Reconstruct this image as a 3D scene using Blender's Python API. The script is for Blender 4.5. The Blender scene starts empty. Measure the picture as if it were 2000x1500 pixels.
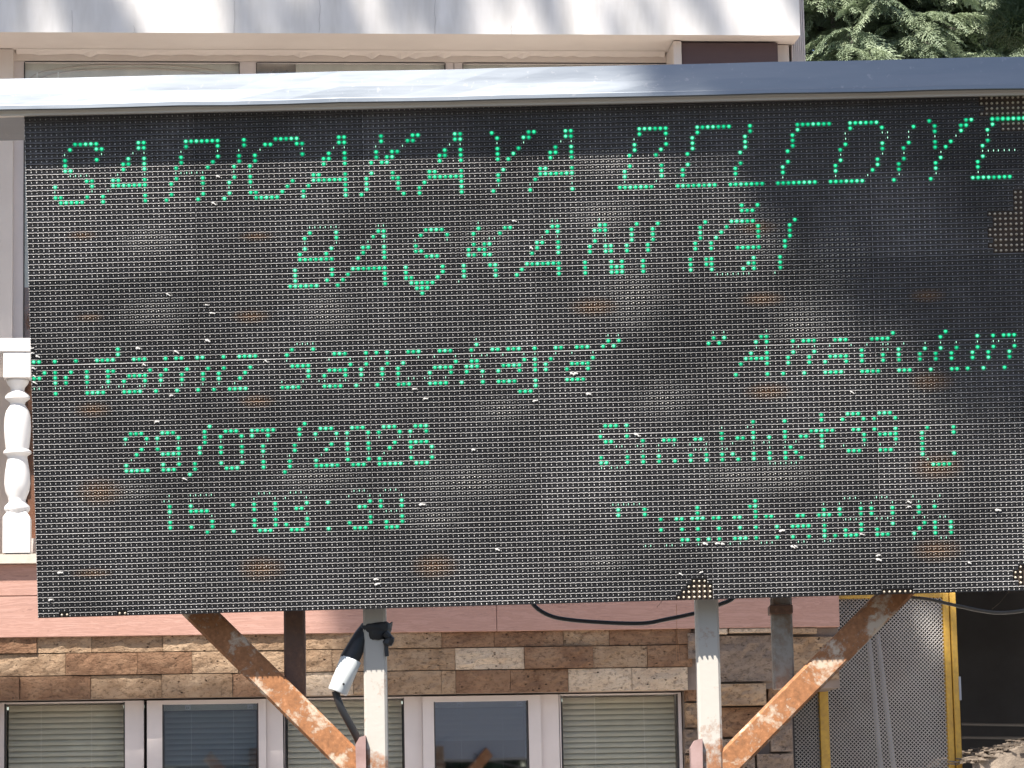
import bpy, math, random
import numpy as np
from mathutils import Vector, Matrix, noise as mnoise
R = random.Random(7)
rad = math.radians
scene = bpy.context.scene

# ------------------------------------------------------------------ camera, light
TH, RHO, F = rad(8.5), .0197, 6180.0          # camera pitch, roll, focal length in px of a 2000 px wide frame
EYE = Vector((0, 0, 1.6))
_r0, _u0, FW = Vector((1, 0, 0)), Vector((0, -math.sin(TH), math.cos(TH))), Vector((0, math.cos(TH), math.sin(TH)))
RT = _r0 * math.cos(RHO) - _u0 * math.sin(RHO)
UP = _r0 * math.sin(RHO) + _u0 * math.cos(RHO)
cam_d = bpy.data.cameras.new('camera'); cam = bpy.data.objects.new('camera', cam_d)
scene.collection.objects.link(cam); scene.camera = cam
cam.matrix_world = Matrix(((RT.x, UP.x, -FW.x, EYE.x), (RT.y, UP.y, -FW.y, EYE.y), (RT.z, UP.z, -FW.z, EYE.z), (0, 0, 0, 1)))
cam_d.sensor_width = 36; cam_d.lens = F / 2000 * 36; cam_d.clip_start = .05; cam_d.clip_end = 2000

SUN_EL, SUN_AZ = rad(58), rad(210)
SUN = Vector((math.sin(SUN_AZ) * math.cos(SUN_EL), math.cos(SUN_AZ) * math.cos(SUN_EL), math.sin(SUN_EL)))
w = bpy.data.worlds.new('World'); scene.world = w; w.use_nodes = True
nt = w.node_tree; nt.nodes.clear()
sky = nt.nodes.new('ShaderNodeTexSky'); sky.sky_type = 'NISHITA'; sky.sun_disc = False
sky.sun_elevation = SUN_EL; sky.sun_rotation = SUN_AZ; sky.dust_density = 1.2
bg = nt.nodes.new('ShaderNodeBackground'); bg.inputs[1].default_value = .085
out = nt.nodes.new('ShaderNodeOutputWorld')
nt.links.new(sky.outputs[0], bg.inputs[0]); nt.links.new(bg.outputs[0], out.inputs[0])
sl = bpy.data.lights.new('sun', 'SUN'); so = bpy.data.objects.new('sun', sl); scene.collection.objects.link(so)
sl.energy = 5.0; sl.angle = rad(.53); sl.color = (1, .95, .87)
so.rotation_euler = SUN.to_track_quat('Z', 'Y').to_euler(); so.location = (0, 0, 30)
vs = scene.view_settings
vs.view_transform = 'Standard'; vs.look = 'None'; vs.gamma = 1; vs.use_curve_mapping = False
vs.exposure = 1.12

# ------------------------------------------------------------------ helpers
def tag(o, label=None, cat=None, group=None, kind=None):
    if label: o['label'] = label
    if cat: o['category'] = cat
    if group: o['group'] = group
    if kind: o['kind'] = kind
    return o

def empty(name, mw):
    o = bpy.data.objects.new(name, None); scene.collection.objects.link(o)
    o.matrix_world = mw if isinstance(mw, Matrix) else Matrix.Translation(Vector(mw)); o.empty_display_size = .2
    return o

def link(name, me, parent=None, mat=None):
    o = bpy.data.objects.new(name, me); scene.collection.objects.link(o)
    if parent is not None: o.parent = parent
    if mat is not None: o.matrix_local = mat
    return o

class MB:
    """collects quads / tris for ONE mesh"""
    def __init__(s): s.v, s.f, s.m = [], [], []
    def poly(s, pts, mi=0):
        n = len(s.v); s.v += [tuple(p) for p in pts]; s.f.append(tuple(range(n, n + len(pts)))); s.m.append(mi)
    def grid(s, rows, mi=0, closed=False):
        n = len(s.v); k = len(rows[0])
        for r in rows: s.v += [tuple(p) for p in r]
        for i in range(len(rows) - 1):
            for j in range(k if closed else k - 1):
                a = n + i * k + j; b = n + i * k + (j + 1) % k
                s.f.append((a, b, b + k, a + k)); s.m.append(mi)
    def box(s, x0, x1, y0, y1, z0, z1, mi=0, bev=0):
        if bev > 0:
            for sgn in (0,):
                b = bev
                ring = lambda z, i: [(x0 + i, y0, z), (x1 - i, y0, z), (x1, y0 + i, z), (x1, y1 - i, z), (x1 - i, y1, z), (x0 + i, y1, z), (x0, y1 - i, z), (x0, y0 + i, z)]
                ins = lambda z, i: [(x0 + i, y0 + i, z), (x1 - i, y0 + i, z), (x1 - i, y0 + i, z), (x1 - i, y1 - i, z), (x1 - i, y1 - i, z), (x0 + i, y1 - i, z), (x0 + i, y1 - i, z), (x0 + i, y0 + i, z)]
                n = len(s.v)
                s.grid([ring(z0 + b, b), ring(z1 - b, b)], mi, True)
                s.poly([(x0 + b, y0 + b, z1), (x1 - b, y0 + b, z1), (x1 - b, y1 - b, z1), (x0 + b, y1 - b, z1)], mi)
                s.poly([(x0 + b, y1 - b, z0), (x1 - b, y1 - b, z0), (x1 - b, y0 + b, z0), (x0 + b, y0 + b, z0)], mi)
                rt, rb = ring(z1 - b, b), ring(z0 + b, b)
                T = [(x0 + b, y0 + b, z1), (x1 - b, y0 + b, z1), (x1 - b, y1 - b, z1), (x0 + b, y1 - b, z1)]
                B = [(p[0], p[1], z0) for p in T]
                for i in range(4):
                    s.poly([rt[2 * i], rt[2 * i + 1], T[(i + 1) % 4], T[i]], mi)
                    s.poly([rt[2 * i + 1], rt[(2 * i + 2) % 8], T[(i + 1) % 4]], mi)
                    s.poly([rb[2 * i + 1], rb[2 * i], B[i], B[(i + 1) % 4]], mi)
                    s.poly([rb[(2 * i + 2) % 8], rb[2 * i + 1], B[(i + 1) % 4]], mi)
            return
        p = [(x, y, z) for z in (z0, z1) for y in (y0, y1) for x in (x0, x1)]
        for q in ((0, 1, 5, 4), (1, 3, 7, 5), (3, 2, 6, 7), (2, 0, 4, 6), (4, 5, 7, 6), (0, 2, 3, 1)):
            s.poly([p[i] for i in q], mi)
    def prism(s, poly, d, mi=0):
        d = Vector(d); a = [Vector(p) for p in poly]; b = [p + d for p in a]
        s.poly(a[::-1], mi); s.poly(b, mi)
        for i in range(len(a)):
            j = (i + 1) % len(a); s.poly([a[i], a[j], b[j], b[i]], mi)
    def bar(s, a, b, wx, wy, side, mi=0, bev=.0):
        """rectangular tube a->b, wx wide along side, wy along the third axis"""
        a, b = Vector(a), Vector(b); d = (b - a).normalized(); sx = Vector(side); sx = (sx - d * sx.dot(d)).normalized(); sy = d.cross(sx)
        h, k, c = wx / 2, wy / 2, bev
        if c > 0: pr = [(-h + c, -k), (h - c, -k), (h, -k + c), (h, k - c), (h - c, k), (-h + c, k), (-h, k - c), (-h, -k + c)]
        else: pr = [(-h, -k), (h, -k), (h, k), (-h, k)]
        n = max(2, int((b - a).length / .05))
        rows = [[a + (b - a) * (i / n) + sx * x + sy * y for x, y in pr] for i in range(n + 1)]
        s.grid(rows, mi, True); s.poly(rows[0][::-1], mi); s.poly(rows[-1], mi)
    def tube(s, pts, r, n=8, mi=0, cap=True):
        pts = [Vector(p) for p in pts]; rows = []; u = None
        for i, p in enumerate(pts):
            d = (pts[min(i + 1, len(pts) - 1)] - pts[max(i - 1, 0)]).normalized()
            if u is None: u = d.orthogonal().normalized()
            u = (u - d * u.dot(d)).normalized(); v = d.cross(u)
            rr = r[i] if isinstance(r, (list, tuple)) else r
            rows.append([p + (u * math.cos(t) + v * math.sin(t)) * rr for t in [2 * math.pi * k / n for k in range(n)]])
        s.grid(rows, mi, True)
        if cap: s.poly(rows[0][::-1], mi); s.poly(rows[-1], mi)
    def lathe(s, prof, c, n=20, mi=0):
        rows = [[(c[0] + r * math.cos(2 * math.pi * k / n), c[1] + r * math.sin(2 * math.pi * k / n), c[2] + z) for k in range(n)] for r, z in prof]
        s.grid(rows, mi, True)
    def build(s, name, mats, parent=None, mw=None, smooth=False):
        me = bpy.data.meshes.new(name); me.from_pydata(s.v, [], s.f)
        mats = mats if isinstance(mats, (list, tuple)) else [mats]
        for m in mats: me.materials.append(m)
        me.polygons.foreach_set('material_index', s.m)
        if smooth: me.polygons.foreach_set('use_smooth', [True] * len(s.f))
        me.update()
        return link(name, me, parent, mw)

def smooth_by(o, ang=40):
    me = o.data
    me.polygons.foreach_set('use_smooth', [True] * len(me.polygons))
    try: me.set_sharp_from_angle(angle=rad(ang))
    except Exception: pass

# ------------------------------------------------------------------ materials
def N(nt, t, **k):
    n = nt.nodes.new(t)
    for a, b in k.items():
        if a.startswith('i_'):
            key = a[2:]; key = int(key) if key.isdigit() else key
            n.inputs[key].default_value = b
        else: setattr(n, a, b)
    return n

def ramp(nt, src, stops):
    r = nt.nodes.new('ShaderNodeValToRGB'); e = r.color_ramp.elements
    while len(e) < len(stops): e.new(.5)
    for i, (p, c) in enumerate(stops):
        e[i].position = p; e[i].color = (c[0], c[1], c[2], 1) if hasattr(c, '__len__') else (c, c, c, 1)
    nt.links.new(src, r.inputs[0]); return r.outputs[0]

def coords(nt, scale=(1, 1, 1), rot=(0, 0, 0), rnd=False, kind='Object'):
    tc = N(nt, 'ShaderNodeTexCoord'); mp = N(nt, 'ShaderNodeMapping'); mp.inputs['Scale'].default_value = scale; mp.inputs['Rotation'].default_value = rot
    src = tc.outputs[kind]
    if rnd:
        oi = N(nt, 'ShaderNodeObjectInfo'); ad = N(nt, 'ShaderNodeVectorMath', operation='MULTIPLY_ADD')
        nt.links.new(oi.outputs['Random'], ad.inputs[0]); ad.inputs[1].default_value = (37, 91, 53); nt.links.new(src, ad.inputs[2]); src = ad.outputs[0]
    nt.links.new(src, mp.inputs[0]); return mp.outputs[0]

def noise(nt, vec, scale, detail=4, rough=.55, dist=0):
    n = N(nt, 'ShaderNodeTexNoise', i_Scale=scale, i_Detail=detail, i_Roughness=rough, i_Distortion=dist); nt.links.new(vec, n.inputs['Vector']); return n.outputs['Fac']

def mix(nt, f, a, b, mode='MIX'):
    m = N(nt, 'ShaderNodeMix', data_type='RGBA', blend_type=mode)
    for s, v in ((m.inputs[0], f), (m.inputs[6], a), (m.inputs[7], b)):
        if isinstance(v, (int, float)): s.default_value = v
        elif isinstance(v, tuple): s.default_value = (v[0], v[1], v[2], 1)
        else: nt.links.new(v, s)
    return m.outputs[2]

def math_(nt, op, a, b=None, c=None, clamp=False):
    m = N(nt, 'ShaderNodeMath', operation=op, use_clamp=clamp)
    for i, v in enumerate((a, b, c)):
        if v is None: continue
        if isinstance(v, (int, float)): m.inputs[i].default_value = v
        else: nt.links.new(v, m.inputs[i])
    return m.outputs[0]

def mat(name, col, rough=.6, metal=0., col2=None, ns=8, stretch=(1, 1, 1), bump=0., bs=None, lo=.35, hi=.65, spec=.5, rnd=False, fine=None, fs=120, bdist=.002, rvar=0):
    m = bpy.data.materials.new(name); m.use_nodes = True; nt = m.node_tree; b = nt.nodes['Principled BSDF']
    b.inputs['Roughness'].default_value = rough; b.inputs['Metallic'].default_value = metal; b.inputs['Specular IOR Level'].default_value = spec
    b.inputs['Base Color'].default_value = (*col, 1)
    v = coords(nt, stretch, rnd=rnd)
    if col2:
        f = noise(nt, v, ns, 5, .6)
        c = ramp(nt, f, [(lo, col), (hi, col2)])
        if fine is not None:
            f2 = noise(nt, v, fs, 3, .6); c = mix(nt, ramp(nt, f2, [(.35, 0), (.75, 1)]), c, fine)
        nt.links.new(c, b.inputs['Base Color'])
        if rvar:
            nt.links.new(math_(nt, 'MULTIPLY_ADD', f, rvar, rough - rvar / 2), b.inputs['Roughness'])
    if bump:
        bf = noise(nt, v, bs or ns * 3, 6, .65)
        bn = N(nt, 'ShaderNodeBump', i_Strength=bump, i_Distance=bdist); nt.links.new(bf, bn.inputs['Height']); nt.links.new(bn.outputs[0], b.inputs['Normal'])
    return m

M = {}
M['plaster'] = mat('white_parapet_paint', (.82, .79, .775), .75, col2=(.74, .71, .695), ns=3.5, stretch=(1, 1, .22), bump=.3, bs=40, fine=(.62, .59, .565), fs=16)
M['cream'] = mat('cream_wall_paint', (.72, .63, .565), .8, col2=(.66, .57, .51), ns=3, bump=.3, bs=40)
M['pvc'] = mat('window_plastic', (.66, .58, .55), .35, col2=(.60, .53, .50), ns=5)
M['pvc_dark'] = mat('window_gasket', (.035, .028, .027), .6)
M['brown'] = mat('dark_brown_boarding', (.10, .062, .062), .7, col2=(.085, .05, .052), ns=6, stretch=(.3, 1, 3), bump=.3, bs=30)
M['render_wall'] = mat('rough_brown_render', (.26, .2, .165), .9, col2=(.19, .15, .125), ns=6, bump=.6, bs=60, bdist=.004)
M['apron'] = mat('pale_bounce_ground', (.60, .55, .49), .9, col2=(.52, .47, .42), ns=2, bump=.3, bs=20)
M['ground'] = mat('dark_asphalt', (.06, .058, .055), .9, col2=(.045, .043, .042), ns=.8, bump=.3, bs=20)
M['alu'] = None
M['blackplastic'] = mat('black_tape', (.018, .018, .02), .45, bump=.8, bs=25, bdist=.006)
M['cable'] = mat('black_cable', (.025, .025, .027), .4)
M['greycable'] = mat('grey_cable', (.12, .11, .10), .45)
M['whiteplastic'] = mat('white_sleeve', (.62, .66, .68), .4, col2=(.68, .70, .68), ns=12)
M['fluff'] = mat('pale_fluff', (.68, .66, .63), .9)
M['yellow'] = mat('yellow_paint', (.60, .36, .055), .5, col2=(.50, .29, .045), ns=9, bump=.15, bs=30, fine=(.40, .23, .05), fs=60)
M['mesh'] = mat('galvanised_mesh', (.50, .475, .45), .5, metal=.2, col2=(.36, .33, .31), ns=3)
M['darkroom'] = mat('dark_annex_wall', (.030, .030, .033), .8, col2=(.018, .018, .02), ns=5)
M['soil'] = mat('pale_rubble', (.27, .215, .165), .95, col2=(.11, .085, .065), ns=14, bump=.8, bs=60, bdist=.01)
M['trunk'] = mat('cedar_bark', (.20, .17, .145), .9, col2=(.12, .10, .085), ns=8, stretch=(1, 1, .2), bump=.6, bs=30, bdist=.01)

def wood_board():
    m = bpy.data.materials.new('pink_grained_board'); m.use_nodes = True; nt = m.node_tree; b = nt.nodes['Principled BSDF']
    b.inputs['Roughness'].default_value = .75
    v = coords(nt, (.55, 1, 5.5), rnd=False)
    wn = noise(nt, coords(nt, (1.1, 1, 15)), 5.2, 6, .66, 1.6)
    c = ramp(nt, wn, [(.32, (.29, .155, .12)), (.42, (.45, .25, .195)), (.5, (.37, .20, .155)), (.55, (.48, .275, .22)), (.70, (.40, .22, .175))])
    f = noise(nt, coords(nt, (1, 1, 3)), 2.2, 4)
    c = mix(nt, math_(nt, 'MULTIPLY', ramp(nt, f, [(.35, 0), (.7, 1)]), .35), c, (.40, .24, .20))
    nt.links.new(c, b.inputs['Base Color'])
    bn = N(nt, 'ShaderNodeBump', i_Strength=.35, i_Distance=.003); nt.links.new(wn, bn.inputs['Height']); nt.links.new(bn.outputs[0], b.inputs['Normal'])
    return m
M['board'] = wood_board()

def stone_mat(name, a, b_, c_):
    m = bpy.data.materials.new(name); m.use_nodes = True; nt = m.node_tree; b = nt.nodes['Principled BSDF']
    b.inputs['Roughness'].default_value = .92; b.inputs['Specular IOR Level'].default_value = .2
    v = coords(nt, (1, 1, 1.6), rnd=True)
    f = noise(nt, v, 9, 5, .6, .6); g = noise(nt, v, 60, 5, .75, .4)
    c = ramp(nt, f, [(.30, a), (.52, b_), (.72, c_)])
    c = mix(nt, ramp(nt, g, [(.37, .65), (.49, 0)]), c, tuple(x * .38 for x in a))
    vo = N(nt, 'ShaderNodeTexVoronoi', i_Scale=42.); nt.links.new(v, vo.inputs['Vector'])
    pit = ramp(nt, vo.outputs['Distance'], [(.10, 1), (.2, 0)])
    msk = ramp(nt, noise(nt, v, 14, 2), [(.5, 0), (.62, 1)])
    pm = math_(nt, 'MULTIPLY', pit, msk)
    c = mix(nt, pm, c, (.05, .03, .02))
    nt.links.new(c, b.inputs['Base Color'])
    h = math_(nt, 'SUBTRACT', math_(nt, 'ADD', g, math_(nt, 'MULTIPLY', f, .8)), pm)
    bn = N(nt, 'ShaderNodeBump', i_Strength=1.0, i_Distance=.011); nt.links.new(h, bn.inputs['Height']); nt.links.new(bn.outputs[0], b.inputs['Normal'])
    return m
STN = {'d': stone_mat('brown_travertine', (.20, .105, .062), (.28, .16, .095), (.34, .21, .13)),
       't': stone_mat('tan_travertine', (.28, .175, .105), (.39, .26, .165), (.48, .34, .225)),
       'l': stone_mat('pale_travertine', (.52, .37, .26), (.63, .48, .345), (.70, .55, .41)),
       'g': stone_mat('grey_brown_stone', (.20, .145, .11), (.29, .215, .165), (.36, .28, .22))}

# lit lamps of the display, row:columns
LIT_B = '''6:9-13,21-22,30-36,41,47-51,59-60,67,73-74,81-82,88,95-96,102-103,116-121,127-133,137,146-152,156-161,171,178-179,183-189 7:8,13-14,21-22,30,36,41,45-46,51-52,59-60,67,72-73,81-82,89,94-95,102-103,116,121,127,137,146,156,162,168,172,177-178,183 8:126,136,145,172,177,182 9:7,13,19,22,29,36,40,43,52,57,60,66,69-70,79,82,89,93,100,103,115,121,126,136,145 10:7,18-19,22,29,35,40,43,56-57,60,66,68-69,78-79,82,89,92,99-100,103,115,120,126,136,145,155,162,167,172,175,182 11:7-8,18,22,28,34,39,42,56,60,65,67-68,78,82,89,91,99,103,114,119,125,135,144,154,162,166,172,174,181 13:11-12,16-17,22,28,33,39,42,54-55,60,65,69,76-77,82,90,97-98,103,114,120,125,135,144,154,161,166,173,181 14:5,12,16-22,27,33,38,42,50,54-60,64,69-70,76-82,89,97-103,113,120,124,134,143,153,161,165,172,180 15:49,53,60,64,70,75,82,89,96,113,120,124,134,143,153,160,165,172,180 16:5-6,11,14,22,27,33,38,42-43,48,52,60,64,70,74,82 17:6-10,14,22,26,32,37,43-47,52,60,63,71,74,82,88,95,103,112-118,123-130,133-139,142-149,152-158,164,171,179-186 21:135,138 22:135-137 24:53,58,66-67,75-78,85,90-91,99-100,108-109,115,119,128,133-137,145 25:52,58,65,67,74,79,84,89,98,100,107-109,114,118,127,132,138,144 26:114,118,127,131,138,144 27:52,57,63-64,67,73,84,86-87,96-97,100,107,114,118,127,130,138,144 28:51,56,63,67,73-74,83,85-86,96,100,106,109-110,113,117,126,129,143 29:51-57,62,67,75-77,83-84,86-87,95,100,106,109-110,113,117,126,129,134-138,143 31:50,57,61-67,71,78,82,87-88,94-100,105,110,112,116,125,128-129,137,142 32:50,57,60,67,71,78,82,88,93,100,105,110-112,116,125,128-129,136-137,142 33:50,56,59,67,71-72,77,82,88,92,100,105,110-112,116,125,129,135,137,142 34:49-54,58,67,72-76 35:73-75 36:74 45:16 46:16,49,53,84,109,111,129,131,138-139,163,173 47:0-1,4,8,12-15,19-21,25,27-28,31-32,36,39-42,48,57-59,63,65,67,71-73,77-79,83,87-88,90-92,95,99-100,103-105,108,110,128,130,137,139,144,146-148,152-154,159-162,172,179,182,184-186 49:2,4,7,10,14-15,22,25,29,33,36,41,49-52,60,63,67,70,80,83-84,93,95,98,106,136,139,144,148,157,164,169,172,175,179,182,186 50:0-1,4,6,10,14,18-21,24,28,32,35,40,52,56-59,62,66,69,76-79,82-84,89-92,95,97,102-105,135-139,143,147,151-154,157,161,164,168,171,174,178,181,185 51:4,6,10,14,17,21,24,28,32,35,39,52,55,59,62,66,69,75,79,82,85,88,92,95,97,101,105,134,139,143,147,150,154,157,161,164,168,171,174,178,181,185 53:4,10-13,17-20,23,27,31,34,37-40,47-50,55-58,61,65,69-71,75-78,81,85,88-91,95,101-104,133,139,142,146,150-153,157-160,164-166,170,174-175,177,180,184 54:95 55:92-94 60:33,51 61:18-20,24-26,32,36-38,41-45,50,54-56,60-62,66-68,72-74,149,154-156,160-162 62:17,21,23,27,32,35,39,41,44,50,53,57,59,63,65,69,71,74,108-110,112,136,142,149,153,157,159,163 63:32 64:20,23,27,31,35,39,43,49,56,59,63,68,71-74,107,112,130,136,142,147-151,155-156,159,163,169,174 65:19,24-27,31,35,39,43,49,55,59,63,67,71,75,108-109,115,119-121,125-126,130,133-134,136,139,142,145-146,149,157,160-163,168,174 66:149,157,163,168 67:17,24,27,30,35,39,43,48,53,59,63,65,71,75,143,149,168 68:17-21,24-26,30,36-38,43,48,53-57,60-62,65-69,72-74,107,112,115,118,124,127,130,132,136,139,142,144,154-156,160-162,168 69:29,47,107-108,112,115,118,121,124,127,130,133,136,139,142,145,168,174 71:170-173 75:25,29,37,41,45,51,55,63,65,69 76:25,29-32,41,45,49-50,61-62,65,69 77:136 78:25,33,41,45,51,63,69,110,115,125,135-136 79:25,29,33,41,45,47,51,59,63,66,69,110,115,125,136,149,152,156,158,162,167,170 80:32,37,42-44,48-50,55,60-62,66-68,118,121-122,124-126,128-129,132-133,136,138-139,144-145,148-150,152,156,158,162,167 82:118,122,125,129,133,136,140,143-146,149,156,162,168,170,173 83:149,153,156,159,167,170,173 84:122-123,125,127,129,132-134,136,140,143,146,149,151,153-155,159-161,166,170,173'''
LIT_D = '''8:7,14,20,22,29,36,40,44,52,58,60,66,71,80,82,89,94,101,103,115,121,155,162-163,167 9:155,163,167,172,176,182 12:8-11,17,22,28-33,39,42,154,162,166,173,181-187 15:5,12,15,22,27,33,38,42,103 16:89,95,103,113,119,124,134,143,153,159,165,172,180 23:53-58,66-67,85,99-100,108 26:52,58,64,67,73,79,84,87-88,97,100,107,109 27:109 34:81,130-136,141 45:50-53,84,109,111,129,131,139 48:48,56,60,63-64,67,73,76,80,83,85-86,89,93,95,99,102,106,137,139,144-145,148,151,155,158,161-162,165,169,172,175,179,182-183,186 49:161-162 52:0-1,4-5,10,13-14,16-17,20-21,24,28,32,35,38,47,51,54-55,58-59,62,66,69,71-72,74-75,78,85 63:17,21,23,27,35,39,44,50,53,57,59,63,65,69,71,107,112,130,135-136 66:18,27,39,43,48,54,59,63,66,71,75,110-111,114-115,118,121,124,127,130,132,136,138-139,142,144 67:112,115,118,125-127,130-131,136,139,142,153,157,160,163 70:107,109-111,139-144,169 73:25,29-33,42-44,48-50,60-62,66-68 74:24-25,29,41,45,47,51,59,63,65,69 77:25,33,45,51,63,66-69,109-114,153-155,159-161,166,171 78:149,152,156,158,162,167,170 81:149,153-156,159-162,166,168,171-172 85:115-116,119-120,122,125,131,133,137-139,144-145,149-150,166,171-172'''
# ------------------------------------------------------------------ display materials (panel frame: x right, y up, z towards viewer, metres)
def metal_sheet():
    m = bpy.data.materials.new('weathered_aluminium'); m.use_nodes = True; nt = m.node_tree; b = nt.nodes['Principled BSDF']
    v = coords(nt, (.8, 6, 6)); f = noise(nt, v, 3, 5, .6); g = noise(nt, coords(nt), 70, 3, .7)
    c = ramp(nt, f, [(.3, (.19, .21, .235)), (.7, (.255, .275, .30))])
    c = mix(nt, ramp(nt, g, [(.62, 0), (.72, .6)]), c, (.35, .35, .36))
    nt.links.new(c, b.inputs['Base Color']); b.inputs['Metallic'].default_value = .88
    nt.links.new(math_(nt, 'MULTIPLY_ADD', f, .25, .30), b.inputs['Roughness'])
    bn = N(nt, 'ShaderNodeBump', i_Strength=.25, i_Distance=.002); nt.links.new(noise(nt, coords(nt, (.4, 3, 3)), 9, 3), bn.inputs['Height']); nt.links.new(bn.outputs[0], b.inputs['Normal'])
    return m
M['alu'] = metal_sheet()
M['alu_dull'] = mat('dull_aluminium_trim', (.76, .70, .62), .5, metal=.1, col2=(.62, .56, .49), ns=3, stretch=(.3, 3, 3))
M['mask'] = mat('black_louvre_plastic', (.10, .096, .10), .5, col2=(.125, .118, .12), ns=3, fine=(.085, .08, .078), fs=40, spec=.35)
M['edge'] = mat('sunlit_louvre_edge', (.27, .262, .258), .6, col2=(.19, .18, .18), ns=60)  # louvre plastic lightened where its edges catch the sun
M['tip'] = mat('pale_peg_tip', (.48, .465, .45), .5, col2=(.42, .405, .39), ns=20)  # peg ends lightened to look sunlit
M['lens_bare'] = mat('sunlit_lamp_lens', (.66, .58, .46), .35, col2=(.52, .44, .34), ns=90)  # same lamps, lightened for the sun where no hood shades them
M['pcb'] = mat('brown_sealed_board', (.075, .048, .031), .6, col2=(.04, .027, .02), ns=18)
M['case'] = mat('grey_cabinet_steel', (.33, .34, .37), .5, metal=.3)

PR = Matrix(((.999965, -.008139, .001999, -.90972), (.000767, -.148651, -.988889, 5.85444), (.008346, .988856, -.14864, 3.01063), (0, 0, 0, 1)))
BASE = Vector((.05, 6.06, 0))
sign = empty('led_display', BASE)
tag(sign, 'large black LED sign with green dot-matrix lettering standing on two rusty white posts', 'LED sign')
PL = Matrix.Translation(-BASE) @ PR            # panel frame -> display local frame
P = .01

def gy(v): return -(v + .11 * (v >= 48)) * P

# sun-bleached spots on the louvre plastic and lamps (x, y, rx, ry in pixels of the photograph -> panel metres)
def uv_of(x, y):
    v = (y - 222.99 + .2722 * (x - 51) / 10) / 10.29
    u = (x * (1 + 3.4e-4 * v / 95) - 51.13 - .3043 * v) / 10.306
    return u, v
def spot_node(nt, pos, spots):
    tot = None
    for (x, y, rx, ry) in spots:
        u, v = uv_of(x, y)
        mp = N(nt, 'ShaderNodeMapping'); mp.inputs['Location'].default_value = (-u * P / (rx * .00097), (v * P) / (ry * .00097), 0)
        mp.inputs['Scale'].default_value = (1 / (rx * .00097), 1 / (ry * .00097), 0)
        nt.links.new(pos, mp.inputs[0])
        d = N(nt, 'ShaderNodeVectorMath', operation='LENGTH'); nt.links.new(mp.outputs[0], d.inputs[0])
        s = math_(nt, 'SUBTRACT', 1.15, d.outputs['Value'], clamp=True)
        tot = s if tot is None else math_(nt, 'MAXIMUM', tot, s)
    return tot
BROWN = [(490, 618, 38, 14), (1160, 600, 48, 20), (1490, 585, 44, 16), (1812, 578, 36, 14), (182, 800, 36, 16), (502, 783, 36, 14), (1500, 765, 46, 18), (1820, 745, 44, 22),
         (195, 960, 48, 28), (512, 1110, 46, 26), (850, 1105, 46, 26), (1830, 912, 52, 28), (1832, 1075, 50, 24), (175, 620, 30, 8), (160, 460, 30, 10), (500, 462, 34, 10), (1480, 445, 40, 14), (180, 1118, 40, 10)]
PALE = [(300, 610, 70, 36), (640, 610, 60, 44), (940, 470, 62, 44), (1180, 420, 70, 34), (1180, 320, 60, 30), (1500, 460, 60, 60), (1240, 580, 70, 70), (1300, 780, 70, 40), (620, 930, 90, 28),
        (920, 940, 120, 44), (1560, 640, 60, 60), (1180, 1100, 60, 22), (1520, 930, 90, 40), (290, 470, 60, 30), (260, 960, 60, 22), (850, 1010, 60, 30), (1640, 500, 60, 60), (1440, 930, 70, 30), (980, 800, 60, 30)]

def lens_mat():
    m = bpy.data.materials.new('smoky_lamp_lens'); m.use_nodes = True; nt = m.node_tree; b = nt.nodes['Principled BSDF']
    b.inputs['Roughness'].default_value = .22; b.inputs['Specular IOR Level'].default_value = .9
    tc = N(nt, 'ShaderNodeTexCoord'); tc.object = pref
    pos = tc.outputs['Object']
    s = spot_node(nt, pos, PALE); s2 = spot_node(nt, pos, BROWN)
    n = noise(nt, pos, 130, 2)
    c = mix(nt, ramp(nt, s, [(0, 0), (.6, 1)]), (.13, .122, .115), (.80, .75, .66))
    c = mix(nt, s2, c, (.50, .37, .26))
    c = mix(nt, ramp(nt, n, [(.4, 0), (.75, .5)]), c, (.30, .27, .24))
    nt.links.new(c, b.inputs['Base Color']); return m
def tint_mask(key, amt, tint):
    m = M[key]; nt = m.node_tree; b = nt.nodes['Principled BSDF']
    tc = N(nt, 'ShaderNodeTexCoord'); tc.object = pref
    s2 = spot_node(nt, tc.outputs['Object'], BROWN)
    src = b.inputs['Base Color'].links[0].from_socket
    oi = N(nt, 'ShaderNodeObjectInfo')
    big = noise(nt, tc.outputs['Object'], 2.6, 3, .6)
    k = math_(nt, 'MULTIPLY', math_(nt, 'MULTIPLY_ADD', oi.outputs['Random'], .42, .80), math_(nt, 'MULTIPLY_ADD', big, 2.2, -.08))
    kc = N(nt, 'ShaderNodeCombineXYZ')
    for i in range(3): nt.links.new(k, kc.inputs[i])
    c = mix(nt, 1.0, src, kc.outputs[0], 'MULTIPLY')
    c = mix(nt, math_(nt, 'MULTIPLY', s2, amt, clamp=True), c, tint); nt.links.new(c, b.inputs['Base Color'])

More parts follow.
